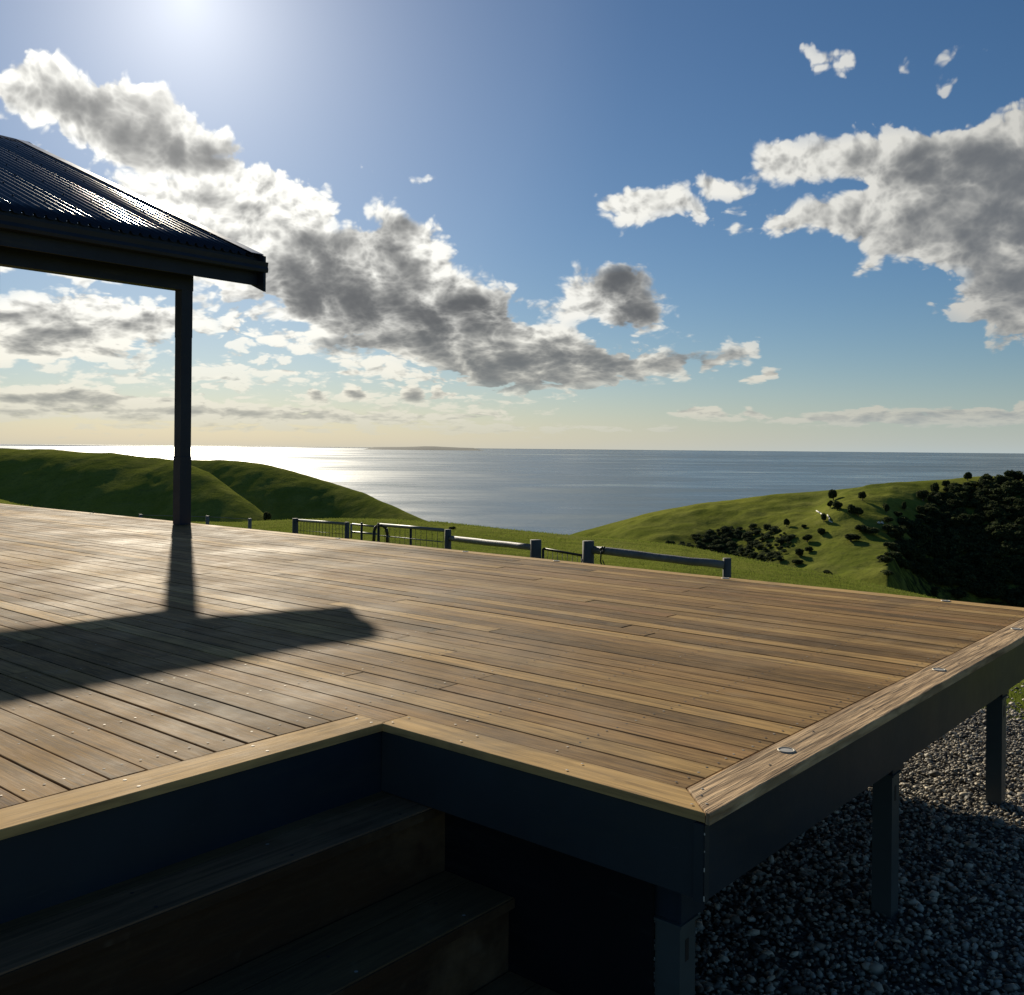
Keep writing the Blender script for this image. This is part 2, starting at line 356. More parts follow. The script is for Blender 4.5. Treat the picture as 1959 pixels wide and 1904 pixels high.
def make_terrain():
    th = np.concatenate([np.linspace(-180, -46, 30)[:-1], np.linspace(-46, 46, 760), np.linspace(46, 180, 30)[1:]])
    tr_ = np.radians(th); cs = np.maximum(np.cos(tr_), math.cos(math.radians(50)))
    uu = np.tan(np.clip(tr_, -math.radians(50), math.radians(50)))
    Y = np.concatenate([[.05], np.exp(np.linspace(math.log(1), math.log(60), 90)), np.linspace(62, 240, 60), np.linspace(243, 760, 210), np.linspace(780, 2400, 50)])
    UU, YY = np.meshgrid(uu, Y); CS = np.meshgrid(cs, Y)[0]; TR = np.meshgrid(tr_, Y)[0]
    R = YY/CS; X = R*np.sin(TR); Yw = R*np.cos(TR)
    Z, S = terrain(UU*YY, YY, UU)
    n, k = YY.shape
    idx = np.arange(n*k).reshape(n, k)
    fc = np.stack([idx[:-1,:-1], idx[:-1,1:], idx[1:,1:], idx[1:,:-1]], -1).reshape(-1, 4)
    V = np.stack([X, Yw, Z], -1).reshape(-1, 3)
    o = np_mesh('terrain', V, fc[:, ::-1], M['pasture'], smooth=True, attrs={'scrub': S.ravel()})
    tag(o, kind='structure', label='green rolling pasture hills falling to the sea')
make_terrain()
me = MB(); me.box(-420000, 420000, -3000, 420000, -152, -150); o = me.build('sea', M['sea']); tag(o, kind='structure', label='grey blue sea with sun glitter on the left')
# faint island on the horizon
def island():
    Yi = 60000.0; prof = [(700,-1),(715,.1),(735,.4),(765,.8),(790,1.4),(812,2.5),(830,2.5),(850,1.7),(880,.6),(905,.1),(925,-1)]
    vs = []; fs = []
    for px, hpx in prof:
        u, v = uv(px, CY+(px-CX)*ROLL); h = 151+hpx/F*Yi if hpx >= 0 else -8.0
        for dy, hh in ((-1500, -10), (0, h), (2500, h*.7), (4500, -10)): vs.append((u*Yi, Yi+dy, -150+hh))
    for i in range(len(prof)-1):
        for k in range(3): a_ = i*4+k; fs.append((a_, a_+4, a_+5, a_+1))
    mb = MB(); mb.add(vs, fs); return tag(mb.build('island', M['island'], smooth=True), kind='structure', label='faint low island on the horizon')
island()

# ---------------------------------------------------------------- sky: clouds standing far out over the sea
POLY = [
 ([(420,590),(520,570),(640,620),(760,680),(900,740),(760,735),(620,700),(480,665),(410,640)], 26, .7),
 ([(-160,742),(120,734),(400,764),(760,788),(1000,802),(700,812),(300,808),(-160,800)], 16, 1.3),
 ([(-160,560),(200,560),(460,600),(700,690),(900,760),(1060,790),(1100,812),(-160,812)], 70, .16),
 ([(180,300),(420,330),(700,420),(760,560),(600,640),(380,600),(200,420)], 50, .9),
 # (points, edge scale, cap)  upper-left cloud
 ([(-160,110),(0,125),(18,98),(40,112),(60,95),(85,96),(112,90),(130,112),(165,124),(198,146),(228,136),(246,130),(262,148),(300,146),(330,152),(352,178),(385,208),(408,232),(432,226),(444,240),(455,266),(470,272),(466,300),(478,318),(520,312),(552,316),(560,336),(600,350),(640,366),(655,402),(648,450),(560,470),(420,470),(330,420),(290,372),(262,350),(190,318),(152,282),(110,256),(48,250),(30,226),(-10,200),(-160,190)], 26, 3),
 ([(40,300),(52,275),(75,270),(92,285),(104,305),(110,330),(60,330)], 16, 1.2),
 ([(150,330),(180,300),(235,300),(270,330),(300,350),(260,360),(200,345)], 18, .35),
 # big central mass
 ([(300,372),(360,350),(480,322),(600,350),(650,372),(658,404),(690,404),(702,372),(716,356),(736,362),(760,376),(786,402),(800,414),(822,402),(850,418),(872,442),(876,482),(892,512),(940,522),(975,526),(990,552),(1002,582),(1040,577),(1058,560),(1072,522),(1100,506),(1130,516),(1160,500),(1198,496),(1236,501),(1250,522),(1251,552),(1272,576),(1288,612),(1302,640),(1262,652),(1200,645),(1130,640),(1180,655),(1300,660),(1360,668),(1400,654),(1442,650),(1457,668),(1456,690),(1400,704),(1360,722),(1312,726),(1240,736),(1180,746),(1090,757),(1020,757),(900,747),(858,726),(800,712),(740,700),(690,688),(640,672),(560,664),(480,650),(440,634),(470,622),(520,598),(500,590),(430,592),(370,572),(330,560),(190,548),(170,520),(300,470)], 28, 3),
 ([(1404,736),(1420,718),(1450,712),(1470,702),(1502,708),(1490,722),(1460,735)], 10, 1.0),
 # band seen through the pavilion opening
 ([(-160,545),(0,568),(60,550),(100,566),(190,546),(260,560),(330,566),(380,590),(420,612),(424,640),(400,652),(350,646),(318,660),(300,690),(268,672),(240,695),(150,700),(60,706),(-160,712)], 22, 2.2),
 ([(-160,490),(60,500),(150,520),(200,540),(160,552),(110,530),(60,520),(0,530),(-160,540)], 16, .8),
 ([(150,725),(190,712),(215,706),(210,720)], 8, .7), ([(270,722),(300,706),(330,712),(360,722)], 8, .6),
 ([(378,724),(420,716),(460,722),(430,728)], 7, .7), ([(430,706),(450,698),(472,706)], 7, .7),
 ([(500,712),(540,702),(600,706),(680,704),(760,712),(720,722),(640,722),(560,720)], 9, 1.2),
 ([(440,640),(470,622),(560,600),(600,612),(560,640)], 14, 1.0),
 # small dark cumulus above the sea
 ([(582,768),(584,742),(598,736),(614,748),(632,762),(626,772)], 9, 1.4), ([(650,768),(648,744),(672,732),(694,734),(706,752),(724,766),(700,772)], 9, 1.6),
 ([(762,768),(764,740),(784,732),(806,738),(822,762),(800,770)], 9, 1.9), ([(818,768),(822,736),(838,730),(850,744),(876,748),(880,762),(850,768)], 9, 1.5),
 # low banks to the left
 ([(-160,740),(0,745),(30,732),(60,740),(120,727),(160,736),(200,730),(240,744),(350,756),(480,768),(620,776),(740,781),(850,787),(960,776),(972,786),(1000,797),(1040,803),(900,812),(700,822),(500,822),(420,815),(300,812),(120,808),(-160,815)], 14, 1.6),
 ([(-160,806),(300,806),(620,812),(900,808),(1100,812),(1300,816),(1300,826),(900,830),(300,826),(-160,826)], 12, .5),
 # low bank to the right
 ([(1250,790),(1290,786),(1316,776),(1330,770),(1350,776),(1372,774),(1398,792),(1420,782),(1432,776),(1464,794),(1500,796),(1560,790),(1590,786),(1640,782),(1680,770),(1700,780),(1760,782),(1850,772),(1900,776),(1930,782),(1950,768),(2120,764),(2120,812),(1959,818),(1700,820),(1500,812),(1320,800)], 11, 1.2),
 # small bright cloud
 ([(1112,406),(1128,394),(1150,374),(1198,350),(1240,352),(1290,346),(1312,340),(1318,358),(1336,384),(1356,402),(1368,430),(1330,428),(1312,408),(1262,416),(1230,436),(1186,442),(1150,420)], 20, 1.1),
 # big right cloud
 ([(1334,346),(1352,338),(1374,342),(1402,346),(1430,316),(1438,276),(1470,262),(1492,254),(1532,266),(1600,256),(1680,242),(1722,236),(1762,242),(1830,234),(1870,222),(1900,210),(1930,186),(1959,178),(2140,140),(2140,720),(1980,672),(1930,660),(1890,640),(1838,618),(1792,592),(1800,560),(1830,542),(1796,526),(1752,512),(1700,500),(1684,528),(1642,546),(1614,536),(1632,508),(1640,488),(1612,466),(1560,460),(1482,462),(1440,456),(1392,440),(1440,424),(1478,392),(1520,376),(1580,366),(1610,352),(1560,356),(1500,362),(1440,372),(1402,378),(1372,374)], 26, 2.6),
 ([(1328,352),(1350,330),(1385,336),(1440,326),(1462,372),(1400,386),(1350,382)], 13, .9), ([(1382,440),(1410,422),(1452,430),(1475,462),(1400,452)], 12, .7), ([(1396,402),(1430,384),(1465,390),(1432,414)], 15, .12), ([(1900,215),(1935,185),(1990,165),(1990,225)], 14, 1.0),
 ([(1534,90),(1548,92),(1562,104),(1600,94),(1634,100),(1641,136),(1610,140),(1580,134),(1556,144)], 18, .4),
 ([(1718,138),(1740,112),(1752,124),(1744,146)], 15, .12), ([(1768,160),(1780,120),(1810,92),(1850,84),(1830,104),(1800,140),(1832,150),(1806,186),(1788,166)], 15, .12),
 ([(1876,98),(1904,86),(1900,98)], 14, .1), ([(1878,158),(1900,148),(1920,156),(1900,162)], 14, .1),
 ([(660,330),(672,316),(700,314),(724,322),(716,332)], 14, .15), ([(758,360),(772,346),(800,342),(834,340),(810,350),(784,358)], 14, .15), ([(608,360),(622,350),(640,352),(632,366)], 14, .1),
 ([(1860,640),(1900,655),(1940,665),(1900,672)], 15, .2), ([(-160,380),(-20,180),(10,172),(36,205),(22,232),(-30,230)], 14, .25),
]
HOLES = [  # gaps of open sky inside the polygons
 (410,300,28,10,1.2), (370,345,40,14,1.1), (330,335,30,10,.9), (720,430,26,18,1.0), (640,438,30,18,.8), (300,520,50,12,1.0), (560,622,40,10,1.4), (470,580,30,10,.8), (1240,620,10,30,0.),
 (1015,610,50,22,.9), (1100,620,60,16,.8), (1850,520,40,26,.6), (1640,355,40,8,1.0), (1720,545,30,12,.8), (320,585,60,8,.6), (330,640,50,8,.5), (1325,700,14,14,1.2), (80,300,20,12,.0), (545,470,20,8,.4),
 (700,640,60,8,.5), (900,675,60,6,.4), (1310,668,26,8,.9)]
DARK = [  # cloud belly shade, painted in by hand: x, y, rx, ry, amount
 (100,185,60,30,.7), (180,190,70,36,.8), (260,245,85,38,1.2), (340,290,90,34,1.25), (420,300,50,24,.9), (330,200,50,26,.5), (60,150,36,20,.3),
 (380,385,40,16,.45), (470,400,60,14,.35), (540,420,30,14,.4),
 (600,480,60,36,.9), (700,470,60,40,.7), (690,520,110,36,.9), (560,520,50,36,.7), (770,430,34,22,.9), (860,450,30,24,.25), (620,570,100,36,1.1), (740,590,120,46,1.2), (900,590,80,34,1.2), (840,640,90,40,1.2), (960,600,40,30,1.0), (700,655,80,16,.9), (420,570,60,24,.6), (540,560,50,24,.8),
 (1190,545,56,44,1.25), (1215,600,46,40,1.1), (1120,530,30,20,.4), (1060,690,150,30,1.25), (920,700,90,30,.9), (1180,705,70,22,1.1), (1000,735,120,18,1.0), (1320,690,50,22,1.0), (1390,680,40,10,.6), (640,672,50,10,.4),
 (280,625,40,16,.9), (180,640,70,16,.75), (60,645,60,20,.7), (110,610,70,14,.35), (250,680,40,14,.6), (320,540,60,20,.5), (100,600,40,14,.3),
 (120,760,60,10,.9), (190,766,50,9,.7), (330,786,110,6,.6), (60,788,80,6,.5), (620,798,160,5,.45), (480,790,60,5,.5), (240,800,80,5,.5), (20,765,40,9,.6),
 (604,758,14,9,.7), (684,758,20,10,.7), (792,758,20,11,.95), (838,756,9,10,.7), (864,762,9,4,.4),
 (1250,390,50,20,.22), (1600,420,140,40,.3), (1500,320,50,20,.25), (1720,330,80,36,.55), (1790,310,60,36,.75), (1850,320,100,50,1.15), (1920,350,80,60,1.2), (1800,420,80,40,.6), (1900,460,80,70,.8), (1959,440,60,80,1.0), (1940,560,60,50,.75), (1980,400,80,120,.6), (1740,460,80,30,.35), (1930,620,40,30,.5), (1660,300,50,20,.25),
 (1600,795,60,10,.35), (1750,798,80,10,.45), (1900,796,70,12,.5), (1340,788,26,8,.4), (1450,790,24,7,.4)]
def poly_sd(px, py, pts):
    P = np.array(pts, float); Q = np.roll(P, -1, 0); d = np.full(px.shape, 1e9); inside = np.zeros(px.shape, bool)
    for (x0, y0), (x1, y1) in zip(P, Q):
        ex, ey = x1-x0, y1-y0; L = ex*ex+ey*ey
        tt = np.clip(((px-x0)*ex+(py-y0)*ey)/L, 0, 1); d = np.minimum(d, (px-x0-tt*ex)**2+(py-y0-tt*ey)**2)
        c = ((y0 > py) != (y1 > py)); xx = x0 + (py-y0)/(ey if abs(ey) > 1e-9 else 1e-9)*ex
        inside ^= c & (px < xx)
    d = np.sqrt(d); return np.where(inside, d, -d)
def make_sky():
    az = np.radians(np.concatenate([np.arange(-80, -44, 2), np.arange(-44, 44.01, .16), np.arange(46, 81, 2)])); el = np.radians(np.concatenate([np.arange(-.25, 6, .10), np.arange(6, 36.01, .16), np.arange(36.5, 49, .5)]))
    AZ, EL = np.meshgrid(az, el)
    X = np.sin(AZ)*np.cos(EL); Y = np.cos(AZ)*np.cos(EL); Z = np.sin(EL)
    u = X/Y; v = -Z/Y
    px = CX + (u*math.cos(ROLL) - v*math.sin(ROLL))*F; py = CY + (u*math.sin(ROLL) + v*math.cos(ROLL))*F
    T = np.full(px.shape, -4.0)
    for pts, w, cap in POLY: T = np.maximum(T, np.clip(poly_sd(px, py, pts)/w, -4, cap))
    for x, y, rx, ry, s in HOLES: T = T - s*1.5*np.exp(-((px-x)/rx)**2-((py-y)/ry)**2)*(T > -1)
    D = np.zeros(px.shape)
    for x, y, rx, ry, s in DARK: D = 1-(1-D)*(1-np.clip(.70*s*np.exp(-(((px-x)/(rx*1.05))**2+((py-y)/(ry*1.05))**2)**1.2), 0, .95))
    R = 460000.0; V = np.stack([X*R, Y*R, Z*R + 1], -1).reshape(-1, 3)
    n, k = px.shape; idx = np.arange(n*k).reshape(n, k)
    fc = np.stack([idx[:-1,:-1], idx[:-1,1:], idx[1:,1:], idx[1:,:-1]], -1).reshape(-1, 4)
    Tf = T.ravel(); fc = fc[(Tf[fc].max(1) > -1.3) | (Z.ravel()[fc].max(1) < .20) | ((X*SUN.x+Y*SUN.y+Z*SUN.z).ravel()[fc].max(1) > math.cos(math.radians(24.5)))]
    used = np.unique(fc); rem = np.full(n*k, -1); rem[used] = np.arange(len(used))
    m, t, out = material('emissive cumulus'); m.cycles.emission_sampling = 'NONE'
    d = t.vm('NORMALIZE', t.obj()); dz = t.xyz(d)[2]
    def field(vec):
        s = t.xyz(vec); zz = t.m('MULTIPLY', t.m('LOGARITHM', t.m('MAXIMUM', t.m('ADD', s[2], .055), .01), math.e), .34)
        q = t.comb(s[0], s[1], zz)
        wrp = t.noise(q, 18.0, 3, .5, out=1); q2 = t.vm('ADD', q, t.vm('SCALE', t.vm('SUBTRACT', wrp, (.5,.5,.5)), .035))
        n1 = t.noise(q2, 16.0, 9, .57); v1 = t.vor(q2, 34.0, 'SMOOTH_F1'); v2 = t.vor(q2, 85.0, 'SMOOTH_F1'); v3 = t.vor(q2, 210.0, 'F1')
        b = t.m('MULTIPLY', t.m('SUBTRACT', .42, v1), 1.7)
        b = t.m('ADD', b, t.m('MULTIPLY', t.m('SUBTRACT', .42, v2), .95))
        b = t.m('ADD', b, t.m('MULTIPLY', t.m('SUBTRACT', .42, v3), .38))
        return t.m('ADD', b, t.m('MULTIPLY', t.m('SUBTRACT', n1, .5), 2.7)), t.m('ADD', b, t.m('MULTIPLY', t.m('SUBTRACT', n1, .5), .8))
    e, b_ = field(d); S = tuple(SUN)
    tos = t.vm('NORMALIZE', t.vm('SUBTRACT', S, d)); d2 = t.vm('ADD', d, t.vm('SCALE', tos, .0085)); e2, b2_ = field(d2)
    Tt = t.attr('cover'); Dd = t.attr('belly_shade')
    Tp = t.m('ADD', Tt, e)
    soft = t.map(t.noise(d, 9.0, 3, .5), .35, .65, .22, .75)
    alpha = t.m('POWER', t.map(Tp, -.18, soft, 0, 1, True), 1.25)
    rel = t.m('SUBTRACT', b_, b2_)                                       # thinner towards the sun = puff side painted as lit
    tau = t.m('ADD', t.m('MULTIPLY', Dd, t.m('ADD', .95, t.m('MULTIPLY', b_, .9))), t.m('MULTIPLY', t.map(Tp, .3, 3.6), .20))
    tau = t.m('ADD', tau, t.m('MULTIPLY', t.m('SUBTRACT', 0.0, rel), .42))
    tau = t.m('MAXIMUM', tau, 0.0)
    tr = t.m('EXPONENT', t.m('MULTIPLY', t.m('POWER', tau, 1.35), -3.6))
    cosg = t.vm('DOT_PRODUCT', d, S); ph = t.map(cosg, .70, .99, .60, 1.15)
    low = t.map(dz, .0, .13, 1, 0)
    bright = t.mix(low, (.95,.94,.88), (.88,.83,.66)); dark = t.mix(low, (.105,.112,.122), (.21,.235,.25))
    right = t.map(cosg, .72, .93, 1, 0); dark = t.mix(t.m('MULTIPLY', right, .5), dark, (.19,.21,.235))
    col = t.mix(t.m('MULTIPLY', tr, 1.0), dark, t.vm('SCALE', bright, ph))
    far = t.map(dz, .005, .06, .38, 0); col = t.mix(far, col, (.50,.50,.42))
    em = t.node('ShaderNodeEmission', {'Color': col, 'Strength': CLOUD}); tp = t.node('ShaderNodeBsdfTransparent')
    a2 = t.m('MULTIPLY', t.m('MULTIPLY', alpha, t.map(Tt, -.1, .9, .72, 1.0)), t.map(dz, .0, .03, .35, 1.0))
    mx = t.node('ShaderNodeMixShader', {0: a2, 1: tp, 2: em})
    hz = t.m('MULTIPLY', t.m('EXPONENT', t.m('MULTIPLY', t.m('MAXIMUM', dz, 0.0), -34.0)), .84)   # pale horizon haze painted as dome emission
    hc = t.node('ShaderNodeEmission', {'Color': t.mix(t.map(cosg, .70, .93, 0, 1), (.48,.56,.58), (.60,.58,.48)), 'Strength': CLOUD})
    mh = t.node('ShaderNodeMixShader', {0: hz, 1: mx, 2: hc})
    ang = t.m('MULTIPLY', t.m('ARCCOSINE', t.m('MINIMUM', cosg, .999999)), 57.2958)       # aureole: glow round the sun painted as dome emission
    au = t.m('ADD', t.m('MULTIPLY', t.m('EXPONENT', t.m('MULTIPLY', t.m('POWER', t.m('MULTIPLY', ang, 1/4.6), 1.35), -1.0)), .36), t.m('MULTIPLY', t.m('EXPONENT', t.m('MULTIPLY', ang, -1/8.0)), .26))
    au = t.m('MULTIPLY', au, t.map(ang, 19, 24, 1, 0))
    ae = t.node('ShaderNodeEmission', {'Color': (1.0, .97, .90, 1), 'Strength': au})
    ad = t.node('ShaderNodeAddShader', {0: mh, 1: ae}); t.l.new(ad.outputs[0], out.inputs[0])
    o = np_mesh('sky', V[used], rem[fc], m, smooth=True, attrs={'cover': Tf[used], 'belly_shade': D.ravel()[used]})
    tag(o, kind='structure', label='blue sky with backlit white and grey cumulus clouds')
CLOUD = 1.0
make_sky()

# ---------------------------------------------------------------- deck (local x = along the boards towards the right edge, local y = away from the steps)
Z0 = -.026
deck = empty('deck', O, TH); tag(deck, 'large weathered timber deck with dark navy steel fascia raised on square steel posts', 'deck')
P = .1205; A0 = .14; GAP = .0055
bd = MB(); scr = MB(); sc_hole = MB()
joists = [-.19 - .46*i for i in range(0, 52)]
def boardrow(a0, a1, b0, b1, cuts=True):
    """one row of boards from b0 (left) to b1 (right), butted over joists at random"""
    x = b1; first = True
    while x > b0:
        L = rnd.choice([3, 4, 5, 6, 7, 8, 9, 11])*.46 + (rnd.choice([.0, .23]) if first else 0)
        nx = max(b0, x - L)
        dz = rnd.uniform(-.0018, .0014); j0, j1 = rnd.uniform(-.0012, .0016), rnd.uniform(-.0012, .0016)
        bd.box(nx + .0014, x - .0014, a0 + GAP/2 + j0, a1 - GAP/2 - j1, Z0 + dz, dz, rnd.random(), .0032)
        x = nx; first = False
rows = []
k = 0
while A0 + P*(k+1) < 4.43:
    boardrow(A0+P*k, A0+P*(k+1), -26, -.1445); rows.append((A0+P*k, A0+P*(k+1), -.1445)); k += 1
boardrow(A0+P*k, 4.43, -26, -.1445); rows.append((A0+P*k, 4.43, -.1445))
k = 0
for k in range(1, 26):
    a1 = A0-P*k; boardrow(a1, a1+P, -26, -1.3255 if k == 1 else -1.4695); rows.append((a1, a1+P, -1.4695))
for a0, a1, bmax in rows:
    for jb in joists:
        if jb > bmax: continue
        for q in (.26, .74):
            y = a0+(a1-a0)*q + rnd.uniform(-.004, .004); x = jb + rnd.uniform(-.006, .006)
            hole = rnd.random() < .72; tgt = scr; r = .0048
            n = 8; vs = [(x, y, .0022)] + [(x+r*math.cos(2*math.pi*i/n), y+r*math.sin(2*math.pi*i/n), .0018) for i in range(n)]
            tgt.add(vs, [(0, 1+i, 1+(i+1) % n) for i in range(n)], 0, 1 if hole else 0)
tag(bd.build('decking_boards', M['deck'], deck))
# mitred border along the steps edge and the right edge
b = MB(); b.prism([(-1.3235, .0), (-.002, .0), (-.1425, .1385), (-1.3235, .1385)], Z0, .0012, .63, bev=.003); b.build('border_board', M['border'], deck)
b = MB(); b.prism([(.012, -.0), (.012, 4.57), (-.14, 4.57), (-.14, .1405), (.0, .0015)], Z0-.004, .003, .21, bev=.004); b.build('border_board', M['borderA'], deck)
b = MB(); b.prism([(-1.312, -3.2), (-1.312, .0195), (-1.4655, .0195), (-1.4655, -3.2)], Z0, .0012, .5, bev=.003); b.build('border_board', M['borderL'], deck)
b = MB(); b.box(-20, -.145, 4.434, 4.572, Z0, .0012, .63, .003); b.build('border_board', M['border'], deck)
for x, y in ((-.06, .03), (-.075, .11), (-.5, .03), (-.5, .11), (-.95, .03), (-.95, .11), (-1.29, .03), (-1.29, .11), (-.03, .06), (-.1, .16), (-.05,.5), (-.1,.95), (-.05,1.4), (-.1,1.9), (-.05, 2.5), (-.1, 3.0)):
    r = .005; n = 8; vs = [(x, y, .0052)] + [(x+r*math.cos(2*math.pi*i/n), y+r*math.sin(2*math.pi*i/n), .0045) for i in range(n)]
    scr.add(vs, [(0, 1+i, 1+(i+1) % n) for i in range(n)], 0, rnd.choice([0, 1]))
for i in range(7):
    for q in (-1.35, -1.43):
        x = q; y = -.02 - .45*i; r = .006; n = 8; vs = [(x, y, .0032)] + [(x+r*math.cos(2*math.pi*j/n), y+r*math.sin(2*math.pi*j/n), .0026) for j in range(n)]
        scr.add(vs, [(0, 1+j, 1+(j+1) % n) for j in range(n)], 0, 0)
tag(scr.build('screw_heads', [M['screw'], M['hole']], deck), kind='stuff')
# recessed round lights
def light(x, y):
    n = 24; mb = MB(); ro, ri = .030, .0235
    vs = [(x+r*math.cos(2*math.pi*i/n), y+r*math.sin(2*math.pi*i/n), z) for r, z in ((ro, .0032), (ro*.97, .0072), (ri, .0072), (ri, .0040)) for i in range(n)]
    fs = [(k*n+i, k*n+(i+1) % n, (k+1)*n+(i+1) % n, (k+1)*n+i) for k in range(3) for i in range(n)]
    mb.add(vs, fs); rim = mb.build('deck_light', M['rim'], deck, True)
    mb = MB(); vs = [(x, y, .0068)] + [(x+ri*.99*math.cos(2*math.pi*i/n), y+ri*.99*math.sin(2*math.pi*i/n), .0052) for i in range(n)]
    mb.add(vs, [(0, 1+i, 1+(i+1) % n) for i in range(n)]); mb.build('lens', M['lens'], rim, True)
for px_, py_ in ((1490,1435), (1788,1282), (1955,1206)):
    a_, b_ = ab(onz(px_, py_, 0)); light(-.075, a_)
for px_, py_ in ((190,982), (345,1000), (600,1035), (819,1064), (1073,1073), (1390,1107), (1803,1153)):
    a_, b_ = ab(onz(px_, py_, 0)); light(b_, 4.50)
# fascia, bearers, posts
f = MB(); f.box(-.030, -.004, -.0, 4.56, -.245, Z0-.005, 0, 0); f.build('fascia', M['navy'], deck)
f = MB(); f.box(-1.322, -.032, .006, .03, -.245, Z0-.001); f.build('fascia', M['navy2'], deck)
f = MB(); f.box(-1.352, -1.326, -3.2, .03, -.255, Z0-.001); f.build('fascia', M['navy'], deck)
f = MB(); f.box(-20, -.032, 4.415, 4.432, -.20, Z0-.001); f.build('fascia', M['navy'], deck)
f = MB(); f.box(-.034, -.0005, -.0045, .004, -.247, Z0-.006); f.box(-.0035, .0005, -.0045, .02, -.247, Z0-.006); f.build('corner_flashing', M['navy2'], deck)
for z, h, w_ in ((-.052, .006, .0018), (-.101, .004, .0012), (-.148, .011, .0016), (-.226, .014, .0022)):
    g = MB(); g.prism([(-w_, -.0052), (.0010, -.0052), (.0012, -.0038), (-w_*.4, -.0038)], z-h, z); g.build('paint_chip', M['dead'], deck)
PB = (-.235, -.150)                                                  # posts stand under the cross bearers
for a_ in (.155, 1.935, 3.73):
    g = MB(); g.box(-22, -.16, a_-.02, a_+.09, -.40, -.246)
    g.box(-.1595, -.150, a_-.024, a_+.115, -.404, -.244)
    g.build('bearer', M['navy'], deck)
    g = MB(); zt = -.41
    g.box(PB[0], PB[1], a_-.03, a_+.06, -1.16, zt, 0, .004); g.box(PB[0]-.008, PB[1]+.008, a_-.038, a_+.068, zt, -.401)
    po = g.build('post', M['stump'], deck)
    g = MB(); g.box(PB[1]-.0005, PB[1]+.0012, a_+.0, a_+.02, -.52, -.455); g.build('slot', M['hole'], po)
for i in range(9):                                                    # inner rows of posts under the deck
    for a_ in (.155, 1.935, 3.73):
        if -2.2-2.0*i > -1.5: continue
        g = MB(); g.box(-2.4-2*i, -2.31-2*i, a_-.03, a_+.06, -1.16, -.4); g.build('post', M['stump'], deck)
g = MB()
for jb in joists[1:44]: g.box(jb-.022, jb+.022, .031 if jb > -1.36 else -3.1, 4.414, -.195, Z0-.006)
g.build('joists', M['navymat'], deck)

g = MB(); g.box(-1.45, -.236, .107, .120, -1.09, -.246); g.build('shade_panel', M['black'], deck)  # added black sheet, stands in for shade below the deck edge
# ---------------------------------------------------------------- steps
steps = empty('timber_steps', W(0, -1.325, 0), TH); tag(steps, 'dark timber steps with closed risers, shaded, below the notch in the deck', 'steps')
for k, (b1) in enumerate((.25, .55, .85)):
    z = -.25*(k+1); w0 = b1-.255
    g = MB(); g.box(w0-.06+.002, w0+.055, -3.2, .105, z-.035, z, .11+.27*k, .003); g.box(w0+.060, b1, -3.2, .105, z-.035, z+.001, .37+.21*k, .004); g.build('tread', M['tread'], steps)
    g = MB(); g.box(b1+.0005, b1+.006, -3.2, .105, z-.034, z-.003, .3); g.build('front_shade_strip', M['riser'], steps)  # added dark strip, puts shade on the tread front by colour
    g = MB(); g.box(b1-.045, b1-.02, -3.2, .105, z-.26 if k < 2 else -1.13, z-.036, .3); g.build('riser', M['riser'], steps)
for k, b1 in enumerate((.25, .55)):
    for y in (-.10, -.55, -1.0):
        for x in (b1-.035, b1-.16):
            g = MB(); r = .006; n = 10; z = -.25*(k+1)+.0022; vs = [(x, y, z)] + [(x+r*math.cos(2*math.pi*j/n), y+r*math.sin(2*math.pi*j/n), z-.0005) for j in range(n)]
            g.add(vs, [(0, 1+j, 1+(j+1) % n) for j in range(n)]); q_ = g.build('screw', M['screw'] if rnd.random() < .25 else M['hole'], steps); q_.location = (0, 0, 0)

# ---------------------------------------------------------------- pavilion
pav = empty('pavilion', W(4.36, -9.87, 0), TH); tag(pav, 'dark navy steel pavilion with corrugated gable roof standing on the far side of the deck', 'pavilion')
A_, B_ = 4.36, -9.87
def lb(b_): return b_-B_
def la(a_): return a_-A_
EB, EZ, RB, RZ = -9.46, 3.45, -16.5, 6.30; SL = (RZ-EZ)/(EB-RB); AL, AR = -5.0, 5.2
for (b_, top) in ((-9.87, 2.95), (-15.62, 5.9)):
    g = MB(); w = .074; x = lb(b_)
    g.box(x-w, x+w, -w, w, .0, top, 0, 0); po = g.build('post', M['navymat'], pav)
    w = .079; g = MB(); g.box(x-w, x+w, -w, w, .0015, .86, 0, .004); g.build('sleeve', M['navymat'], po)
    if top < 3: g = MB(); w = .077; g.box(x-w, x+w, -w, w, 2.36, 2.949); g.build('sleeve', M['navymat'], po)
for b_ in (-22.0,):
    g = MB(); x = lb(b_); g.box(x-.075, x+.075, -.075, .075, 0, 3.2); g.build('post', M['navymat'], pav)
g = MB(); g.box(-.078, .078, la(AL), .085, 2.95, 3.22); g.build('lintel', M['navymat'], pav)
g = MB(); g.box(lb(-9.535), lb(-9.50), la(AL), la(5.195), 3.095, 3.478); g.build('eave_fascia', M['navymat'], pav)
g = MB(); x0, x1 = lb(-9.498), lb(-9.35)                              # quad gutter, open topped
prof = [(x0, 3.45), (x0, 3.255), (x1-.01, 3.255), (x1, 3.29), (x1-.012, 3.33), (x1, 3.385), (x1-.02, 3.385), (x1-.03, 3.33), (x0+.01, 3.27), (x0+.01, 3.45)]
n = len(prof); vs = [(x, y, z) for y in (la(AL), la(5.26)) for x, z in prof]
g.add(vs, [(i, (i+1) % n, n+(i+1) % n, n+i) for i in range(n)] + [tuple(range(n)), tuple(range(n, 2*n))[::-1]]); g.build('gutter', M['navymat'], pav)
g = MB(); g.box(lb(-9.86), lb(-9.54), la(AL), la(5.19), 3.225, 3.245); g.build('soffit', M['navymat'], pav)
